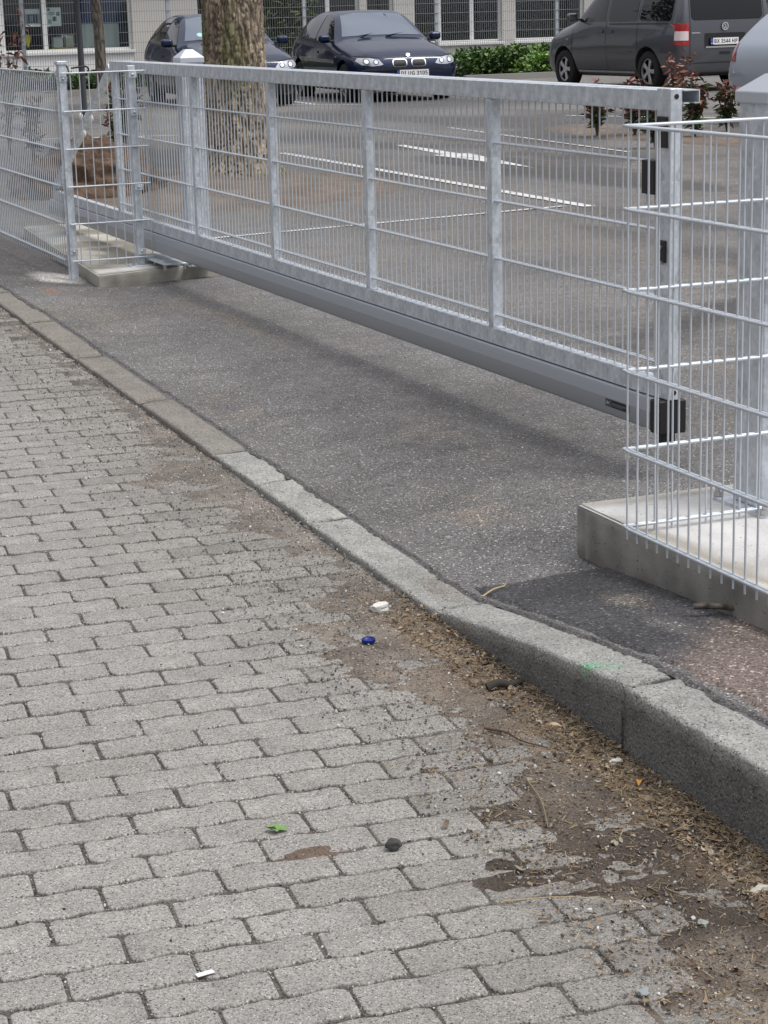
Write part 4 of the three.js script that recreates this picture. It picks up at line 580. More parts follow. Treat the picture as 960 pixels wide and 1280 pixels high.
  const stack = (n, l, zz, w, h, col, x = -0.55) => { const g = thing(n, l, 'box', at(x, 0.752, zz)); part('carton', box(-0.1, 0.1, 0, h, -w / 2, w / 2, 0.006), std({ color: lin(...col) }), g); part('lid', box(-0.105, 0.105, h + 0.0005, h + 0.03, -w / 2 - 0.005, w / 2 + 0.005, 0.004), std({ color: lin(col[0] * 0.6, col[1] * 0.7, col[2] * 0.8) }), g); };
  stack('white_carton', 'white patterned carton on the left of the yellow bench', -7.62, 0.22, 0.20, [0.6, 0.6, 0.58]); stack('beige_carton', 'beige carton in the middle of the yellow bench', -7.88, 0.18, 0.24, [0.40, 0.38, 0.30]); stack('grey_carton', 'taller grey carton at the right of the yellow bench', -8.24, 0.26, 0.40, [0.34, 0.36, 0.34]);
  { const g = new THREE.PlaneGeometry(1.0, 0.86, 60, 10), p = g.attributes.position; for (let i = 0; i < p.count; i++) p.setZ(i, 0.025 * Math.sin(p.getX(i) * 42) + 0.01 * Math.sin(p.getX(i) * 97)); g.computeVertexNormals(); g.rotateY(Math.PI / 2); const m = single('blue_curtain', g, std({ color: lin(0.014, 0.035, 0.12), side: THREE.DoubleSide }), 'dark blue curtain hanging in the window behind the brown tree trunk', 'curtain'); m.position.set(-45.45, 1.50, -8.62); }
  { const g = new THREE.PlaneGeometry(0.86, 0.62, 40, 4), p = g.attributes.position; for (let i = 0; i < p.count; i++) p.setZ(i, 0.012 * Math.sin(p.getX(i) * 35)); g.computeVertexNormals(); g.rotateY(Math.PI / 2); single('white_screen', g, std({ color: lin(0.45, 0.46, 0.44), side: THREE.DoubleSide }), 'off-white fabric screen below the blue curtain', 'screen').position.set(-45.4, 0.93, -8.58); }
  { const s = thing('wall_shelf', 'cluttered shelf with pale things in the leftmost window', 'shelf', at(-0.7, 0, -5.6)); part('board', box(-0.2, 0.2, 0.92, 0.95, -0.6, 0.6, 0.004), mFrame, s); part('board', box(-0.2, 0.2, 0.66, 0.69, -0.6, 0.6, 0.004), mFrame, s); const r = mulberry(5); for (let i = 0; i < 9; i++) { const w = 0.05 + 0.06 * r(), h = 0.08 + 0.12 * r(); part('stored_item', box(-0.1, 0.12, 0.9505, 0.95 + h, -0.56 + i * 0.125, -0.56 + i * 0.125 + w, 0.006), std({ color: lin(0.2 + 0.5 * r(), 0.2 + 0.4 * r(), 0.15 + 0.4 * r()) }), s); } part('side_panel', box(-0.2, 0.2, 0.021, 1.0, -0.63, -0.601), mFrame, s); part('side_panel', box(-0.2, 0.2, 0.021, 1.0, 0.601, 0.63), mFrame, s); }
}
{ // far boundary fence
  const f = thing('far_mesh_fence', 'tall grey wire mesh fence between the parked cars and the building', 'fence', [-40, 0, -12]);
  const mGrey = std({ color: lin(0.28, 0.30, 0.31), roughness: 0.5, metalness: 0.4 }), posts = [2.5, -0.6, -3.2, -5.66, -8.6, -11.5, -14.46, -17.3, -20.1, -22.8, -25.4];
  posts.forEach((z, i) => { part('fence_post', box(-0.03, 0.03, 0, 2.4, z + 12 - 0.035, z + 12 + 0.035, 0.004), std({ color: lin(0.42, 0.45, 0.48), roughness: 0.5, metalness: 0.4 }), f);
    if (!i) return; const a = posts[i - 1], list = [], V0 = 0.04; for (let q = a - 0.05; q > z + 0.02; q -= 0.05) list.push(box(0.034, 0.0395, 0.06, 2.36, q + 12 - 0.0027, q + 12 + 0.0027)); for (let y = 0.08; y < 2.4; y += 0.2) list.push(box(0.0400, 0.0480, y - 0.004, y + 0.004, z + 12, a + 12), box(0.0255, 0.0335, y - 0.004, y + 0.004, z + 12, a + 12)); const m = part('wire_panel', merge(list), mGrey, f); });
}
{ // low white concrete edging in front of the far planting
  structure('kerb_edging', merge([box(-37.0, -36.88, 0, 0.11, -9.6, -2), box(-36.3, -36.18, 0, 0.11, -17.8, -13.4)]), std({ color: lin(0.26, 0.25, 0.23) }));
}

// ---------------------------------------------------------------- cars
// body: half sections [x, yb, wb, ym, wm, ys, ws, yt, wt, yc] lofted front to back
function carBody(keys, arches) {
  const ks = keys.slice().sort((a, b) => a[0] - b[0]), NX = 110, x0 = ks[0][0], x1 = ks[ks.length - 1][0];
  const at = (x) => { let i = 0; while (i < ks.length - 2 && x > ks[i + 1][0]) i++; const a = ks[i], b = ks[i + 1], p = ks[Math.max(0, i - 1)], n = ks[Math.min(ks.length - 1, i + 2)], h = b[0] - a[0], t = clamp((x - a[0]) / h); return a.map((_, k) => { if (!k) return x; const d = (b[k] - a[k]) / h, dl = p === a ? d : (a[k] - p[k]) / (a[0] - p[0]), dr = n === b ? d : (n[k] - b[k]) / (n[0] - b[0]); const m0 = dl * d <= 0 ? 0 : 2 * dl * d / (dl + d), m1 = dr * d <= 0 ? 0 : 2 * dr * d / (dr + d), t2 = t * t, t3 = t2 * t; return (2 * t3 - 3 * t2 + 1) * a[k] + (t3 - 2 * t2 + t) * h * m0 + (-2 * t3 + 3 * t2) * b[k] + (t3 - t2) * h * m1; }); };
  const xs = new Set(ks.map((k) => k[0])); for (let i = 0; i <= NX; i++) xs.add(lerp(x0, x1, i / NX)); const X = [...xs].sort((a, b) => a - b).filter((x, i, A) => !i || x - A[i - 1] > 0.004);
  const half = (k) => { const [, yb, wb, ym, wm, ys, ws, yt, wt, yc] = k; return new THREE.CatmullRomCurve3([V(0, yb, 0), V(0, yb, wb * 0.6), V(0, yb + 0.01, wb * 0.93), V(0, yb + 0.07, wb), V(0, ym, wm), V(0, ys, ws), V(0, lerp(ys, yt, 0.9), lerp(ws, wt, 0.86)), V(0, lerp(yt, yc, 0.35), wt - 0.06), V(0, lerp(yt, yc, 0.8), wt * 0.5), V(0, yc, 0)], false, 'centripetal').getPoints(44); };
  const P = [], I = []; let M = 0;
  for (const x of X) { const h = half(at(x)), ring = [...h.map((p) => [p.y, p.z]), ...h.slice(1, -1).reverse().map((p) => [p.y, -p.z])]; M = ring.length; for (const [y, z] of ring) P.push(x, y, z); }
  const n = X.length; for (let i = 0; i < n - 1; i++) for (let j = 0; j < M; j++) { const a = i * M + j, b = i * M + (j + 1) % M, c = a + M, d = b + M; I.push(a, c, b, b, c, d); }
  for (const e of [0, n - 1]) { const c = P.length / 3, k = at(X[e]); P.push(X[e], (k[1] + k[9]) / 2, 0); for (let j = 0; j < M; j++) { const a = e * M + j, b = e * M + (j + 1) % M; e ? I.push(c, b, a) : I.push(c, a, b); } }
  let g = new THREE.BufferGeometry(); g.setAttribute('position', new THREE.Float32BufferAttribute(P, 3)); g.setIndex(I);
  // orientation check: enclosed volume must be positive
  let vol = 0; for (let i = 0; i < I.length; i += 3) { const a = V().fromArray(P, I[i] * 3), b = V().fromArray(P, I[i + 1] * 3), c = V().fromArray(P, I[i + 2] * 3); vol += a.dot(b.cross(c)); } if (vol < 0) { for (let i = 0; i < I.length; i += 3) { const t = I[i + 1]; I[i + 1] = I[i + 2]; I[i + 2] = t; } g.setIndex(I); }
  g.computeVertexNormals(); g.setAttribute('uv', new THREE.Float32BufferAttribute(new Float32Array(P.length / 3 * 2), 2));
  const solid = new THREE.Mesh(g.clone(), new THREE.MeshBasicMaterial({ side: THREE.DoubleSide })); solid.updateMatrixWorld();
  const ev = new Evaluator(); ev.useGroups = false; ev.attributes = ['position', 'normal', 'uv']; let br = new Brush(g); br.updateMatrixWorld();
  for (const [ax, ay, ar, aw] of arches) for (const s of [-1, 1]) { const c = new THREE.CylinderGeometry(ar, ar, 0.42, 40); c.rotateX(Math.PI / 2); const k = new Brush(c); k.position.set(ax, ay, s * (aw + 0.0)); k.updateMatrixWorld(); br = ev.evaluate(br, k, SUBTRACTION); br.updateMatrixWorld(); }
  return { geo: br.geometry, solid };
}
// heights of the body seen along an axis, from triangles binned on a grid
function probe(car, axis, sign) {
  car.bins ??= {}; const key = axis + sign; if (!car.bins[key]) { const p = car.solid.geometry.attributes.position, ix = car.solid.geometry.index, m = new Map(), C = 0.06; for (let i = 0; i < ix.count; i += 3) { const t = [0, 1, 2].map((k) => { const v = V().fromBufferAttribute(p, ix.getX(i + k)); return axis === 'z' ? [v.x, v.y, v.z] : [v.z, v.y, v.x]; }); const lo = [0, 1].map((q) => Math.floor(Math.min(t[0][q], t[1][q], t[2][q]) / C)), hi = [0, 1].map((q) => Math.floor(Math.max(t[0][q], t[1][q], t[2][q]) / C)); for (let a = lo[0]; a <= hi[0]; a++) for (let b = lo[1]; b <= hi[1]; b++) { const k = a * 4096 + b; m.has(k) || m.set(k, []); m.get(k).push(t); } } car.bins[key] = m; }
  return (u, v) => { let best = null, bt = null; for (const t of car.bins[key].get(Math.floor(u / 0.06) * 4096 + Math.floor(v / 0.06)) || []) { const [a, b, c] = t, d = (b[1] - c[1]) * (a[0] - c[0]) + (c[0] - b[0]) * (a[1] - c[1]); if (Math.abs(d) < 1e-12) continue; const l0 = ((b[1] - c[1]) * (u - c[0]) + (c[0] - b[0]) * (v - c[1])) / d, l1 = ((c[1] - a[1]) * (u - c[0]) + (a[0] - c[0]) * (v - c[1])) / d, l2 = 1 - l0 - l1; if (l0 < -1e-6 || l1 < -1e-6 || l2 < -1e-6) continue; const w = l0 * a[2] + l1 * b[2] + l2 * c[2]; if (best === null || w * sign > best * sign) { best = w; bt = t; } }
    if (best === null) return null; const w3 = (q) => axis === 'z' ? V(q[0], q[1], q[2]) : V(q[2], q[1], q[0]); const a = w3(bt[0]), n = w3(bt[1]).sub(a).cross(w3(bt[2]).sub(a)).normalize(); if ((axis === 'z' ? n.z : n.x) * sign < 0) n.negate(); return { point: w3([u, v, best]), n }; };
}
// sticks a filled outline onto the body along an axis: 'z' (sides; sign), 'x' (front +1, back -1)
function decal(car, axis, sign, outline, lift, mat, name, parent, step = 0.05) {
  const pts = outline.map((p) => new THREE.Vector2(...p)), sh = new THREE.Shape(pts), b = new THREE.Box2().setFromPoints(pts); const inside = (x, y) => { let c = false; for (let i = 0, j = pts.length - 1; i < pts.length; j = i++) { const a = pts[i], d = pts[j]; if ((a.y > y) !== (d.y > y) && x < (d.x - a.x) * (y - a.y) / (d.y - a.y) + a.x) c = !c; } return c; };
  // triangulate the outline, then split long edges so that the patch follows the body
  let tris = THREE.ShapeUtils.triangulateShape(pts, []).map((t) => t.map((i) => [pts[i].x, pts[i].y]));
  for (let it = 0; it < 6; it++) { const nx = []; for (const t of tris) { const l = [0, 1, 2].map((i) => Math.hypot(t[i][0] - t[(i + 1) % 3][0], t[i][1] - t[(i + 1) % 3][1])), m = l.indexOf(Math.max(...l)); if (l[m] > step) { const a = t[m], c = t[(m + 1) % 3], d = t[(m + 2) % 3], e = [(a[0] + c[0]) / 2, (a[1] + c[1]) / 2]; nx.push([a, e, d], [e, c, d]); } else nx.push(t); } tris = nx; }
  const look = probe(car, axis, sign), cache = new Map(), hit = (p) => { const k = p[0].toFixed(4) + ',' + p[1].toFixed(4); if (cache.has(k)) return cache.get(k); const h = look(p[0], p[1]); let r = null; if (h) r = h.point.addScaledVector(h.n, lift); cache.set(k, r); return r; };
  const P = []; for (const t of tris) { const q = t.map(hit); if (q.some((v) => !v)) continue; const nrm = q[1].clone().sub(q[0]).cross(q[2].clone().sub(q[0])), out = axis === 'z' ? nrm.z * sign : nrm.x * sign; const o = out < 0 ? [q[0], q[2], q[1]] : q; for (const v of o) P.push(v.x, v.y, v.z); }
  if (!P.length) return null; let g = new THREE.BufferGeometry(); g.setAttribute('position', new THREE.Float32BufferAttribute(P, 3)); g = mergeVertices(g, 1e-4); g.computeVertexNormals(); g.setAttribute('uv', new THREE.Float32BufferAttribute(new Float32Array(g.attributes.position.count * 2), 2)); return part(name, g, mat, parent);
}
const rrect = (x0, x1, y0, y1, r) => { const o = []; for (const [cx, cy, a] of [[x1 - r, y1 - r, 0], [x0 + r, y1 - r, 1], [x0 + r, y0 + r, 2], [x1 - r, y0 + r, 3]]) for (let i = 0; i <= 4; i++) { const t = (a + i / 4) * Math.PI / 2; o.push([cx + r * Math.cos(t), cy + r * Math.sin(t)]); } return o; };
const lineStrip = (pts, w) => { const A = [], B = []; pts.forEach((p, i) => { const a = pts[Math.max(0, i - 1)], b = pts[Math.min(pts.length - 1, i + 1)], l = Math.hypot(b[0] - a[0], b[1] - a[1]) || 1, nx = -(b[1] - a[1]) / l * w / 2, ny = (b[0] - a[0]) / l * w / 2; A.push([p[0] + nx, p[1] + ny]); B.unshift([p[0] - nx, p[1] - ny]); }); return [...A, ...B]; };
const mGlass = new THREE.MeshPhysicalMaterial({ color: lin(0.006, 0.007, 0.009), roughness: 0.02, clearcoat: 0.6, clearcoatRoughness: 0.01, specularIntensity: 0.3 });
const mScreen = new THREE.MeshPhysicalMaterial({ color: lin(0.035, 0.06, 0.10), roughness: 0.06, clearcoat: 1, clearcoatRoughness: 0.03, ior: 1.7 });
const mRubber = std({ color: lin(0.012, 0.012, 0.012), roughness: 0.9 }), mRim = std({ color: lin(0.55, 0.56, 0.58), roughness: 0.35, metalness: 0.7 }), mChrome = std({ color: lin(0.8, 0.8, 0.8), roughness: 0.15, metalness: 1 }), mTrim = std({ color: lin(0.012, 0.012, 0.014), roughness: 0.5 });
const mLamp = new THREE.MeshPhysicalMaterial({ color: lin(0.38, 0.40, 0.42), roughness: 0.12, metalness: 0.5, clearcoat: 1 }), mRed = new THREE.MeshPhysicalMaterial({ color: lin(0.34, 0.010, 0.010), roughness: 0.2, clearcoat: 1 }), mClear = new THREE.MeshPhysicalMaterial({ color: lin(0.72, 0.62, 0.62), roughness: 0.2, clearcoat: 1 });
const paint = (r, g, b, metal = 0.4) => new THREE.MeshPhysicalMaterial({ color: lin(r, g, b), metalness: metal, roughness: 0.4, clearcoat: 0.75, clearcoatRoughness: 0.03, specularIntensity: 0.1 });
function wheel(car, x, z, R, spokes) {
  const w = 0.2, s = Math.sign(z), q = [[R * 0.66, -w / 2], [R * 0.93, -w / 2], [R, -w / 2 + 0.03], [R, w / 2 - 0.03], [R * 0.93, w / 2], [R * 0.66, w / 2], [R * 0.64, w / 2 - 0.03], [R * 0.64, -w / 2]].map((p) => new THREE.Vector2(...p));
  const t = new THREE.LatheGeometry(q, 40); t.rotateX(Math.PI / 2); const m = part('wheel', t, mRubber, car); m.position.set(x, R, z);
  const Rr = R * 0.655, holes = []; for (let i = 0; i < spokes; i++) { const a0 = (i + 0.17) / spokes * 2 * Math.PI, a1 = (i + 0.83) / spokes * 2 * Math.PI, h = []; for (let k = 0; k <= 6; k++) { const a = lerp(a0, a1, k / 6); h.push([Rr * 0.88 * Math.cos(a), Rr * 0.88 * Math.sin(a)]); } const am = (a0 + a1) / 2; h.push([Rr * 0.30 * Math.cos(am + 0.25), Rr * 0.30 * Math.sin(am + 0.25)], [Rr * 0.30 * Math.cos(am - 0.25), Rr * 0.30 * Math.sin(am - 0.25)]); holes.push(h); }
  const circ = Array.from({ length: 40 }, (_, i) => [Rr * Math.cos(i / 40 * 6.28318), Rr * Math.sin(i / 40 * 6.28318)]); const rim = extrude(circ, 0.02, 0.004, holes); rim.translate(0, 0, -0.012); if (s < 0) rim.rotateY(Math.PI); rim.translate(0, 0, s * (w / 2 - 0.03));
  part('rim', rim, mRim, m); const hub = new THREE.CylinderGeometry(Rr * 0.98, Rr * 0.98, 0.02, 30); hub.rotateX(Math.PI / 2); hub.translate(0, 0, s * (w / 2 - 0.11)); part('brake_disc', hub, mTrim, m);
}
function mirror(car, x, y, z, mat) { const s = Math.sign(z), g = new RoundedBoxGeometry(0.11, 0.13, 0.19, 4, 0.05); g.translate(x, y, z); const m = part('wing_mirror', g, mat, car); part('mirror_arm', box(x - 0.02, x + 0.03, y - 0.06, y - 0.02, s > 0 ? z - 0.2 : z + 0.06, s > 0 ? z - 0.06 : z + 0.2, 0.01), mTrim, m); const gl = new THREE.BoxGeometry(0.003, 0.10, 0.15); gl.translate(x - 0.0555, y, z); part('mirror_glass', gl, mChrome, m); }
function plate(car, text, x, y, z, dir) { const c = document.createElement('canvas'); c.width = 520; c.height = 110; const q = c.getContext('2d'); q.fillStyle = '#e9eaea'; q.fillRect(0, 0, 520, 110); q.fillStyle = '#15389a'; q.fillRect(0, 0, 46, 110); q.fillStyle = '#e8d24a'; for (let i = 0; i < 12; i++) { q.beginPath(); q.arc(23 + 13 * Math.cos(i * 0.5236), 34 + 13 * Math.sin(i * 0.5236), 2.2, 0, 7); q.fill(); } q.fillStyle = '#fff'; q.font = 'bold 30px sans-serif'; q.textAlign = 'center'; q.fillText('D', 23, 96); q.fillStyle = '#101010'; q.font = 'bold 84px sans-serif'; q.textAlign = 'left'; const w = q.measureText(text).width; q.save(); q.translate(60, 86); q.scale(440 / w, 1); q.fillText(text, 0, 0); q.restore(); q.strokeStyle = '#222'; q.lineWidth = 4; q.strokeRect(2, 2, 516, 106);
  const t = new THREE.CanvasTexture(c); t.colorSpace = THREE.SRGBColorSpace; const g = new THREE.PlaneGeometry(0.52, 0.11); g.rotateY(dir > 0 ? Math.PI / 2 : -Math.PI / 2); g.translate(x + dir * 0.006, y, z); const h = part('number_plate', box(x - 0.006, x + 0.006, y - 0.06, y + 0.06, z - 0.268, z + 0.268, 0.003), mTrim, car); part('plate_face', (g.translate(dir * 0.001, 0, 0), g), std({ map: t, roughness: 0.4 }), h); }
const roundel = (name, car, x, y, z, dir, r, draw) => { const c = document.createElement('canvas'); c.width = c.height = 128; draw(c.getContext('2d')); const t = new THREE.CanvasTexture(c); t.colorSpace = THREE.SRGBColorSpace; const g = new THREE.CircleGeometry(r, 30); g.rotateY(dir > 0 ? Math.PI / 2 : -Math.PI / 2); const m = part(name, g, std({ map: t, roughness: 0.25, metalness: 0.3 }), car); m.position.set(x, y, z); return m; };

const HATCH = [[2.12, .30, .50, .42, .56, .52, .54, .59, .42, .605], [2.06, .22, .66, .45, .73, .60, .70, .69, .56, .71], [1.88, .19, .77, .48, .83, .67, .79, .775, .64, .80], [1.5, .18, .80, .52, .865, .75, .825, .845, .68, .885], [1.1, .18, .80, .55, .872, .82, .83, .905, .69, .95], [.78, .18, .80, .55, .875, .87, .83, .955, .69, 1.0], [.70, .18, .80, .55, .875, .88, .832, 1.0, .68, 1.04], [.3, .18, .80, .55, .875, .90, .835, 1.21, .635, 1.25], [-.05, .18, .80, .55, .875, .91, .835, 1.345, .585, 1.385], [-.35, .18, .80, .55, .875, .92, .835, 1.385, .57, 1.425], [-.8, .18, .80, .55, .875, .93, .835, 1.385, .565, 1.425], [-1.3, .19, .80, .55, .872, .945, .825, 1.345, .56, 1.385], [-1.65, .20, .79, .56, .865, .95, .81, 1.255, .56, 1.29], [-1.86, .21, .76, .56, .84, .93, .78, 1.10, .58, 1.13], [-2.0, .23, .72, .56, .80, .87, .73, .96, .58, .985], [-2.1, .27, .66, .55, .73, .75, .66, .84, .54, .86], [-2.14, .33, .52, .56, .60, .66, .55, .72, .45, .735]];
function hatchback(label, pos, turn, mat, opts = {}) {
  const c = thing('hatchback_car', label, 'car', pos, turn), body = carBody(HATCH, [[1.37, 0.31, 0.365, 0.80], [-1.29, 0.31, 0.365, 0.80]]);
  part('body', toCreasedNormals(body.geo, 0.6), mat, c);
  const D = (ax, s, o, l, m, n, st) => decal(body, ax, s, o, l, m, n, c, st);
  D('x', 1, [[-.66, 1.012], [-.3, 1.03], [.3, 1.03], [.66, 1.012], [.50, 1.345], [.25, 1.372], [-.25, 1.372], [-.50, 1.345]], 0.004, mScreen, 'windscreen', 0.06);
  if (!opts.plain) D('x', -1, [[-.55, 1.0], [.55, 1.0], [.46, 1.30], [-.46, 1.30]], 0.004, mGlass, 'rear_window', 0.06);
  for (const s of [-1, 1]) {
    D('z', s, [[.62, .955], [.56, 1.0], [.16, 1.255], [-.02, 1.325], [-.28, 1.355], [-.30, .955]], 0.004, mGlass, 'front_window', 0.06);
    D('z', s, [[-.36, .96], [-.34, 1.36], [-.8, 1.35], [-1.2, 1.29], [-1.42, 1.20], [-1.58, 1.06], [-1.40, .985]], 0.004, mGlass, 'rear_side_window', 0.06);
    D('z', s, lineStrip([[.66, .30], [.70, .60], [.66, .93]], 0.012), 0.002, mTrim, 'door_seam', 0.05); D('z', s, lineStrip([[-.33, .28], [-.33, .93]], 0.012), 0.002, mTrim, 'door_seam', 0.05); D('z', s, lineStrip([[-.95, .62], [-1.12, .93]], 0.012), 0.002, mTrim, 'door_seam', 0.05);
    D('z', s, rrect(-.24, -.04, .765, .80, .015), 0.014, mat, 'door_handle', 0.05); D('z', s, lineStrip([[1.0, .26], [-.92, .26]], 0.10), 0.004, mTrim, 'sill_strip', 0.08);
    D('x', 1, [[s * .42, .600], [s * .47, .585], [s * .60, .575], [s * .74, .60], [s * .80, .655], [s * .77, .70], [s * .62, .70], [s * .48, .67]], 0.006, mLamp, 'headlight', 0.04); for (const [hz, hy, hr] of [[.53, .635, .040], [.67, .645, .046]]) { D('x', 1, Array.from({ length: 16 }, (_, i) => [s * hz + hr * Math.cos(i * .3927), hy + hr * Math.sin(i * .3927)]), 0.009, mTrim, 'lamp_bezel', 0.03); D('x', 1, Array.from({ length: 16 }, (_, i) => [s * hz + hr * .72 * Math.cos(i * .3927), hy + hr * .72 * Math.sin(i * .3927)]), 0.012, mChrome, 'lamp_reflector', 0.03); }
    D('x', 1, rrect(s > 0 ? .035 : -.27, s > 0 ? .27 : -.035, .555, .675, .04), 0.006, mChrome, 'grille_frame', 0.04);
    D('x', 1, rrect(s > 0 ? .05 : -.255, s > 0 ? .255 : -.05, .567, .662, .035), 0.010, mTrim, 'grille', 0.04);
    D('x', 1, rrect(s > 0 ? .50 : -.68, s > 0 ? .68 : -.50, .33, .40, .03), 0.006, mTrim, 'side_intake', 0.05);
    D('x', -1, [[s * .52, .70], [s * .74, .72], [s * .76, .90], [s * .60, .92]], 0.006, mRed, 'tail_lamp', 0.04);
    D('z', s, [[-2.02, .70], [-1.82, .74], [-1.80, .87], [-1.96, .90]], 0.006, mRed, 'tail_lamp', 0.04);
    mirror(c, .60, .99, s * .93, mat); wheel(c, 1.37, s * 0.755, 0.31, 5); wheel(c, -1.29, s * 0.755, 0.31, 5);
    D('x', 1, lineStrip([[s * .80, .735], [s * .40, .70], [s * .10, .705]], 0.012), 0.004, mTrim, 'bonnet_seam', 0.05); D('z', s, lineStrip([[.62, .945], [-.5, .95], [-1.5, .97]], 0.016), 0.006, mTrim, 'window_trim', 0.06);
    D('z', s, rrect(.98, 1.05, .70, .725, .008), 0.005, mLamp, 'side_repeater', 0.05);
  }
  D('x', 1, rrect(-.66, .66, .23, .41, .05), 0.005, mTrim, 'lower_intake', 0.06); D('x', 1, lineStrip([[-.74, .515], [0, .535], [.74, .515]], 0.03), 0.005, mTrim, 'bumper_strip', 0.05);
  part('wiper', merge([rod(V(.76, 1.02, -.05), V(.60, 1.07, -.52), 0.008), rod(V(.76, 1.02, .42), V(.62, 1.07, .02), 0.008)]), mTrim, c);
  if (opts.plate) plate(c, opts.plate, 2.135, 0.46, -0.05, 1);
  if (opts.badge) { const m = roundel('bonnet_badge', c, 2.055, .735, 0, 1, 0.04, (q) => { q.fillStyle = '#15171c'; q.fillRect(0, 0, 128, 128); for (let i = 0; i < 4; i++) { q.fillStyle = i % 2 ? '#dfe6f0' : '#5a87c8'; q.beginPath(); q.moveTo(64, 64); q.arc(64, 64, 44, i * Math.PI / 2, (i + 1) * Math.PI / 2); q.fill(); } }); m.rotation.z = 0.6; }
  if (opts.sticker) { const g = new THREE.CircleGeometry(0.05, 20); g.rotateY(Math.PI / 2); const m = part('windscreen_sticker', g, std({ color: lin(0.35, 0.6, 0.55) }), c); m.position.set(.71, 1.09, .42); m.rotation.z = 0.95; m.translateX(0.02); }
  return c;
}
const navy = paint(0.005, 0.012, 0.042, 0.35);
hatchback('dark blue hatchback parked nose-on in the middle with its number plate above the gate', [-31.4, -0.03, -9.5], rad(-5), navy, { plate: 'DI UG 3105', badge: true });
hatchback('dark blue hatchback half hidden behind the thick tree trunk', [-31.6, -0.02, -6.95], rad(-5), paint(0.010, 0.018, 0.048, 0.35), { sticker: true });
hatchback('silver hatchback cut off by the right edge behind the catch post', [-19.95, 0, -11.82], Math.PI / 2, paint(0.40, 0.44, 0.50, 0.6), { plain: true });

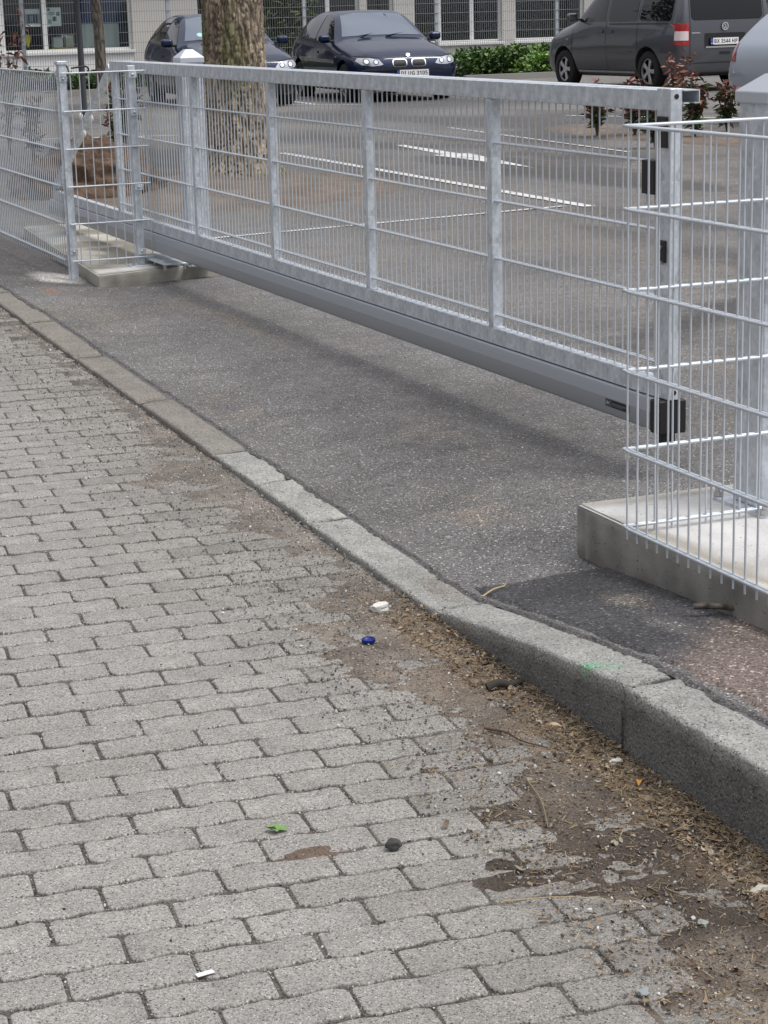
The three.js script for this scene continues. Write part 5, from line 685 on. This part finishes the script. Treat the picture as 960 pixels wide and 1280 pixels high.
{ // grey van seen from behind and its left side
  const VAN = [[2.2, .36, .55, .5, .62, .62, .58, .72, .46, .735], [2.12, .25, .72, .52, .78, .70, .74, .84, .60, .86], [1.85, .22, .80, .55, .86, .82, .82, .96, .68, .99], [1.4, .22, .82, .6, .892, .93, .85, 1.06, .72, 1.09], [1.15, .22, .82, .6, .895, .98, .86, 1.12, .74, 1.15], [1.05, .22, .82, .6, .895, 1.0, .862, 1.18, .74, 1.21], [.35, .22, .82, .6, .897, 1.05, .872, 1.68, .68, 1.72], [.1, .22, .82, .6, .897, 1.05, .875, 1.755, .67, 1.80], [-1.5, .22, .82, .6, .897, 1.05, .875, 1.765, .67, 1.815], [-1.95, .24, .82, .6, .893, 1.05, .868, 1.735, .67, 1.785], [-2.08, .25, .81, .6, .885, 1.05, .858, 1.62, .69, 1.69], [-2.14, .26, .79, .6, .872, 1.05, .842, 1.42, .73, 1.46], [-2.18, .29, .76, .58, .845, 1.0, .81, 1.18, .76, 1.22], [-2.2, .34, .70, .56, .80, .92, .77, 1.02, .74, 1.05]];
  const mat = paint(0.115, 0.12, 0.135, 0.65), c = thing('grey_van', 'dark grey compact van seen from behind at the upper right', 'van', [-30.17, 0, -14.08], Math.PI + 0.044);
  const body = carBody(VAN, [[1.42, 0.32, 0.39, 0.82], [-1.26, 0.32, 0.39, 0.82]]); part('body', toCreasedNormals(body.geo, 0.6), mat, c);
  const D = (ax, s, o, l, m, n, st = 0.07) => decal(body, ax, s, o, l, m, n, c, st);
  D('x', 1, [[-.70, 1.2], [.70, 1.2], [.60, 1.66], [-.60, 1.66]], 0.004, mScreen, 'windscreen');
  D('x', -1, rrect(-.66, .66, 1.10, 1.62, .07), 0.005, mGlass, 'rear_window');
  for (const s of [-1, 1]) {
    D('z', s, [[1.02, 1.10], [.98, 1.2], [.50, 1.58], [.36, 1.64], [.05, 1.66], [.05, 1.10]], 0.004, mGlass, 'front_window');
    D('z', s, rrect(-.92, -.04, 1.10, 1.66, .06), 0.004, mGlass, 'sliding_door_window'); D('z', s, rrect(-1.93, -1.02, 1.10, 1.66, .06), 0.004, mGlass, 'rear_side_window');
    for (const l of [[[1.12, .40], [1.12, 1.0]], [[.0, .32], [.0, 1.70]], [[-.97, .62], [-.97, 1.70]]]) D('z', s, lineStrip(l, 0.012), 0.002, mTrim, 'door_seam');
    D('z', s, lineStrip([[.95, .625], [-.8, .625]], 0.03), 0.010, mat, 'rub_strip'); D('z', s, lineStrip([[-.1, 1.06], [-1.85, 1.06]], 0.02), 0.004, mTrim, 'slide_rail'); D('z', s, rrect(.08, .26, .92, .97, .02), 0.016, mat, 'door_handle'); D('z', s, rrect(-.22, -.06, .92, .97, .02), 0.016, mat, 'door_handle');
    D('z', s, lineStrip([[.98, .30], [-.82, .30]], 0.03), 0.012, mChrome, 'sill_strip');
    D('x', -1, rrect(s > 0 ? .70 : -.87, s > 0 ? .87 : -.70, .72, 1.06, .02), 0.008, mRed, 'tail_lamp', 0.05); D('z', s, rrect(-2.19, -2.06, .72, 1.06, .02), 0.008, mRed, 'tail_lamp', 0.05);
    D('x', -1, rrect(s > 0 ? .72 : -.85, s > 0 ? .85 : -.72, .80, .94, .01), 0.013, mClear, 'lamp_lens', 0.05); D('z', s, rrect(-2.18, -2.075, .80, .94, .01), 0.013, mClear, 'lamp_lens', 0.05);
    D('x', 1, [[s * .45, .70], [s * .74, .68], [s * .78, .84], [s * .50, .80]], 0.006, mLamp, 'headlight'); D('z', s, rrect(1.25, 1.31, .80, .83, .01), 0.005, mLamp, 'side_repeater', 0.05);
    D('x', -1, lineStrip([[s * .685, .42], [s * .685, 1.64]], 0.012), 0.003, mTrim, 'tailgate_seam');
    mirror(c, .92, 1.18, s * 1.0, mat); wheel(c, 1.42, s * 0.775, 0.32, 5); wheel(c, -1.26, s * 0.775, 0.32, 5);
  }
  D('x', -1, lineStrip([[-.78, .45], [.78, .45]], 0.02), 0.004, mTrim, 'bumper_gap'); D('x', -1, lineStrip([[-.72, .27], [.72, .27]], 0.06), 0.004, mTrim, 'bumper_skirt');
  D('x', -1, rrect(-.42, .34, .68, .90, .02), 0.003, mTrim, 'plate_recess'); D('x', -1, rrect(-.14, .06, .575, .615, .01), 0.006, mTrim, 'tailgate_handle');
  D('x', -1, rrect(-.40, .32, .675, .70, .008), 0.012, mChrome, 'plate_trim');
  plate(c, 'BX 3544 HP', -2.222, 0.775, -0.06, -1);
  roundel('tailgate_badge', c, -2.222, 1.0, -.05, -1, 0.062, (q) => { q.fillStyle = '#c9ccd0'; q.fillRect(0, 0, 128, 128); q.fillStyle = '#30343a'; q.beginPath(); q.arc(64, 64, 50, 0, 7); q.fill(); q.strokeStyle = '#d4d7da'; q.lineWidth = 9; q.lineJoin = 'round'; q.beginPath(); q.moveTo(44, 20); q.lineTo(64, 58); q.lineTo(84, 20); q.stroke(); q.beginPath(); q.moveTo(24, 40); q.lineTo(48, 104); q.lineTo(64, 70); q.lineTo(80, 104); q.lineTo(104, 40); q.stroke(); });
  D('x', -1, rrect(.44, .64, .90, .925, .006), 0.006, mChrome, 'lettering_strip', 0.05); D('x', -1, rrect(.48, .64, .845, .865, .006), 0.006, mChrome, 'lettering_strip', 0.05); D('x', -1, rrect(-.66, -.50, .90, .92, .006), 0.006, mChrome, 'lettering_strip', 0.05);
}

// ---------------------------------------------------------------- litter and loose stones on the street
const gutterY = (x, z) => street(x) + 0.002;
function stone(seed, r, sx, sy, sz, jag = 0.5) { const g = new THREE.IcosahedronGeometry(r, 2), p = g.attributes.position; for (let i = 0; i < p.count; i++) { const x = p.getX(i) / r, y = p.getY(i) / r, z = p.getZ(i) / r, k = 1 + jag * (n3(x * 1.5 + seed, y * 1.5 + 3, z * 1.5 + 5) - 0.5) + 0.12 * (n3(x * 5 + seed, y * 5, z * 5) - 0.5); p.setXYZ(i, x * r * k * sx, y * r * k * sy, z * r * k * sz); } return triUV(toCreasedNormals(g, 0.5), 4); }
function lay(m, x, z, dy, ry = 0) { m.position.set(x, gutterY(x, z) + dy, z); m.rotation.y = ry; return m; }
const mStone = (c) => std({ map: tConcrete.map(), color: lin(...c), roughness: 0.85 });
lay(single('stone_chip', stone(3, 0.021, 1.0, 0.62, 1.25, 0.8), mStone([1.6, 1.6, 1.52]), 'pale angular stone chip lying on the pavers near the kerb', 'stone'), -4.68, 1.165, 0.010, 0.5);
{ const c = thing('bottle_cap', 'blue plastic bottle cap lying on the pavers', 'bottle cap', [-4.45, gutterY(-4.45, 1.29) + 0.0035, 1.29]); const m = std({ color: lin(0.006, 0.025, 0.20), roughness: 0.35 }); const q = [[0.0001, 0.0], [0.0148, 0.0], [0.0160, 0.0012], [0.0165, 0.009], [0.0155, 0.0095], [0.0142, 0.009], [0.0135, 0.0025], [0.0001, 0.0022]].map((p) => new THREE.Vector2(...p)); part('shell', new THREE.LatheGeometry(q, 30), m, c); for (let i = 0; i < 30; i++) { const a = i / 30 * 6.283, g = new THREE.BoxGeometry(0.0011, 0.007, 0.0011); g.translate(0.0166 * Math.cos(a), 0.005, 0.0166 * Math.sin(a)); part('grip_rib', g, m, c); } c.rotation.set(0.06, 0.4, -0.05); }
{ const g = leafGeo(0.024, 0.022, 0.5), l = thing('green_leaf', 'small green leaf scrap on the pavers above the brown stain', 'leaf', [-3.49, street(-3.49) + 0.003, 1.868]); const m = new THREE.MeshStandardMaterial({ color: lin(0.14, 0.27, 0.07), side: THREE.DoubleSide, roughness: 0.6 }); for (const a of [0, 1.3, 2.7, 4.4]) { const p = part('leaflet', g, m, l); p.rotation.set(-0.2, a, 0.2); p.position.y = 0.002; } }
lay(single('dark_stone', stone(9, 0.014, 1, 0.8, 1.2, 0.8), mStone([0.12, 0.12, 0.12]), 'small dark stone with a pale tip in the middle of the pavers', 'stone'), -3.32, 1.692, 0.007, 0.2);
lay(single('paper_scrap', box(-0.006, 0.006, 0, 0.002, -0.016, 0.016, 0.0008), std({ color: lin(0.75, 0.75, 0.72) }), 'narrow white paper scrap on the pavers at the bottom', 'litter'), -2.99, 2.17, 0.001, 0.15);
{ const g = limb([V(0, 0.004, 0), V(0.025, 0.014, -0.012), V(0.05, 0.008, -0.02), V(0.08, 0.010, -0.045)], 0.012, 0.006, 9, 16); lay(single('bark_piece', g, std({ color: lin(0.045, 0.038, 0.032) }), 'curled dark piece of bark lying in the gutter', 'bark'), -4.02, 1.165, 0.003, 1.0); }
const twig = (label, pts, r, col) => { const c = pts.map(([x, z, y]) => V(x, gutterY(x, z) + y, z)); return single('twig', limb(c, r, r * 0.5, 6, 20), std({ color: lin(...col) }), label, 'twig'); };
twig('dark brown twig below the bark piece in the gutter', [[-3.80, 1.275, 0.005], [-3.75, 1.245, 0.008], [-3.70, 1.235, 0.006], [-3.64, 1.20, 0.005]], 0.0032, [0.10, 0.06, 0.035]);
twig('straight pale twig crossing another on the gutter silt', [[-3.50, 1.318, 0.006], [-3.38, 1.345, 0.010], [-3.27, 1.385, 0.006]], 0.0022, [0.24, 0.18, 0.11]);
twig('thin grey twig lying under the straight pale one', [[-3.42, 1.47, 0.005], [-3.36, 1.42, 0.006], [-3.31, 1.34, 0.006]], 0.0016, [0.16, 0.13, 0.10]);
twig('long thin straw lying towards the lower right corner', [[-3.02, 1.60, 0.006], [-2.98, 1.50, 0.012], [-2.94, 1.42, 0.006]], 0.0014, [0.42, 0.32, 0.18]);
{ const pts = [V(-4.565, groundY(-4.56, 0.93) + 0.012, 0.925), V(-4.59, groundY(-4.58, 0.88) + 0.022, 0.88), V(-4.615, groundY(-4.60, 0.83) + 0.020, 0.835), V(-4.612, groundY(-4.60, 0.83) + 0.032, 0.827)]; single('twig', limb(pts, 0.0026, 0.002, 6, 14), std({ color: lin(0.55, 0.43, 0.25) }), 'pale stick on the dark asphalt corner behind the kerb', 'twig'); }
{ const pts = [V(-3.955, 0.034, 0.655), V(-3.93, 0.038, 0.62), V(-3.90, 0.036, 0.58), V(-3.84, 0.036, 0.565), V(-3.70, 0.03, 0.55)]; const b = single('fallen_branch', limb(pts, 0.008, 0.013, 9, 20), mBarkPlain, 'short mossy branch lying against the concrete plinth at the right edge', 'branch'); b.position.y = -0.012; }
{ const g = leafGeo(0.036, 0.014, 0.5); g.translate(0, 0, -0.018); lay(single('orange_leaf', g, std({ color: lin(0.55, 0.25, 0.05), roughness: 0.7, side: THREE.DoubleSide }), 'bright orange scrap of leaf in the gutter beside the kerb', 'leaf'), -3.375, 1.125, 0.012, 1.0); }
for (const [x, z, r, s, l, c] of [[-3.51, 1.105, 0.014, 21, 'white pebble at the foot of the kerb joint', [1.7, 1.7, 1.6]], [-2.80, 1.32, 0.012, 22, 'grey-green pebble on the paver end near the right edge', [0.7, 0.75, 0.7]], [-2.87, 1.16, 0.019, 23, 'pale flat stone at the right edge below the kerb', [1.2, 1.15, 1.0]], [-2.63, 1.535, 0.013, 24, 'blue-grey pebble near the lower right corner', [0.62, 0.7, 0.75]], [-4.02, 1.09, 0.012, 25, 'cream pebble in the straw beside the kerb', [1.5, 1.4, 1.2]], [-3.74, 1.13, 0.017, 26, 'buff flake of stone in the leaf litter', [1.3, 1.05, 0.8]]]) lay(single('pebble', stone(s, r * 0.78, 1.1, 0.6, 1, 1.0), mStone(c), l, 'pebble'), x, z, r * 0.22 + 0.003, s);
{ // grit, straw and leaf crumbs: uncountable
  const r = mulberry(808), o = new THREE.Object3D(), c = new THREE.Color();
  const field = (name, label, n, geo, at, col, flatten) => { const m = new THREE.InstancedMesh(geo, std({ roughness: 0.9, side: THREE.DoubleSide }), n); for (let i = 0; i < n; i++) { const [x, y, z, s] = at(); o.position.set(x, y, z); o.rotation.set((r() - 0.5) * flatten, r() * 6.28, (r() - 0.5) * flatten); o.scale.set(s * (0.7 + 0.6 * r()), s * (0.7 + 0.6 * r()), s * (0.7 + 0.6 * r())); o.updateMatrix(); m.setMatrixAt(i, o.matrix); m.setColorAt(i, c.setRGB(...col())); } m.name = name; m.castShadow = m.receiveShadow = true; m.userData = { kind: 'stuff', label, category: 'litter' }; scene.add(m); };
  const chip = (() => { const g = new THREE.IcosahedronGeometry(1, 0), p = g.attributes.position; for (let i = 0; i < p.count; i++) { const k = 0.75 + 0.5 * n3(p.getX(i) * 2 + 9, p.getY(i) * 2 + 9, p.getZ(i) * 2 + 9); p.setXYZ(i, p.getX(i) * k, p.getY(i) * 0.65 * k, p.getZ(i) * k); } g.computeVertexNormals(); return g; })();
  const along = (spread, x0, x1, pw = 1.6) => () => { const x = lerp(x0, x1, Math.pow(r(), 0.75)), z = K1 + 0.006 + spread * Math.pow(r(), pw); return [x, z]; };
  const a1 = along(0.5, -11, -2.4, 1.5), a2 = along(0.12, -4.8, -2.5, 1.5), a3 = along(0.50, -3.8, -2.4, 1.3);
  field('grit', 'fine grey and white grit scattered along the gutter', 9000, chip, () => { const [x, z] = a1(); return [x, street(x) + 0.004 + 0.004 * (x > -4.2) * sstep(0.2, 0, z - K1), z, 0.0012 + 0.0035 * r() ** 3]; }, () => { const k = r(); const v = k < 0.13 ? 0.40 + 0.25 * r() : k < 0.55 ? 0.12 + 0.08 * r() : 0.22 + 0.1 * r(); return [v, v * 0.97, v * 0.93]; }, 6);
  const straw = new THREE.BoxGeometry(0.0011, 0.0008, 0.024), flake = leafGeo(0.011, 0.008, 0.6);
  field('straw_litter', 'dry straw and needles lying against the kerb', 4200, straw, () => { const [x, z] = r() < 0.7 ? a2() : a3(); return [x, street(x) + 0.006 + 0.010 * r() * sstep(0.2, 0, z - K1), z, 0.35 + 0.8 * r()]; }, () => { const v = 0.5 + 0.8 * r(); return [0.33 * v, 0.25 * v, 0.15 * v]; }, 0.7);
  field('leaf_crumbs', 'brown crumbs of dead leaves in the gutter', 3600, flake, () => { const [x, z] = r() < 0.72 ? a2() : a3(); return [x, street(x) + 0.004 + 0.010 * r() * sstep(0.2, 0, z - K1), z, 0.35 + 0.8 * r()]; }, () => { const v = 0.4 + 0.9 * r(), k = r(); return k < 0.22 ? [0.26 * v, 0.165 * v, 0.09 * v] : k < 0.7 ? [0.11 * v, 0.08 * v, 0.06 * v] : [0.32 * v, 0.27 * v, 0.20 * v]; }, 1.1);
  field('soil_grit', 'fine brown and pale grains mixed through the gutter soil', 9000, chip, () => { const [x, z] = r() < 0.6 ? along(0.42, -5.2, -2.4, 1.0)() : along(0.3, -10, -4.5, 1.2)(); return [x, street(x) + 0.002 + 0.003 * r(), z, 0.0008 + 0.0022 * r() ** 2]; }, () => { const v = 0.5 + r(), k = r(); return k < 0.2 ? [0.36 * v, 0.33 * v, 0.28 * v] : k < 0.65 ? [0.12 * v, 0.088 * v, 0.066 * v] : [0.20 * v, 0.165 * v, 0.13 * v]; }, 6);
  const curl = (() => { const g = new THREE.PlaneGeometry(0.030, 0.020, 5, 3), p = g.attributes.position; for (let i = 0; i < p.count; i++) { const x = p.getX(i), y = p.getY(i), t = 1 - (x / 0.017) ** 2; p.setXYZ(i, x, 16 * x * x + 0.003 * Math.sin(y * 300 + x * 160), y * t * 1.1); } g.computeVertexNormals(); return g; })();
  field('dead_leaves', 'curled beige and brown dead leaves lying along the kerb', 620, curl, () => { const [x, z] = r() < 0.75 ? a2() : a3(); return [x, street(x) + 0.008 + 0.008 * r() * sstep(0.15, 0, z - K1), z, 0.28 + 0.5 * r() * r()]; }, () => { const v = 0.45 + 0.6 * r(), k = r(); return k < 0.5 ? [0.34 * v, 0.26 * v, 0.17 * v] : k < 0.8 ? [0.16 * v, 0.10 * v, 0.06 * v] : [0.42 * v, 0.37 * v, 0.29 * v]; }, 1.6);
  field('soil_clods', 'dark crumbs of soil at the lower right', 1500, chip, () => { const [x, z0] = a3(), z = z0 - 0.2 * r(); return [x, street(x) + 0.001, Math.max(z, K1 + 0.01), 0.001 + 0.0036 * r() ** 4]; }, () => { const v = 0.5 + r(); return [0.15 * v, 0.115 * v, 0.09 * v]; }, 6);
  field('paver_specks', 'scattered dark and light specks on the pavers', 1300, chip, () => { const x = lerp(-9, -2.2, r()), z = lerp(1.25, 2.7, r()); return [x, street(x) + 0.001, z, 0.0009 + 0.0032 * r() ** 4]; }, () => { const v = r() < 0.6 ? 0.05 : 0.5; return [v, v * 0.95, v * 0.9]; }, 6);
  field('yard_grit', 'light chippings scattered on the asphalt', 2600, chip, () => { const x = lerp(-11.5, -3.2, r()), z = r() < 0.5 ? lerp(-0.2, 0.9, r()) : lerp(-5, 0, r()); return [x, groundY(x, z) + 0.001, z, 0.0009 + 0.0028 * r() ** 3]; }, () => { const v = r() < 0.8 ? 0.4 + 0.3 * r() : 0.06; return [v, v * 0.97, v * 0.92]; }, 6);
}

renderer.render(scene, camera);
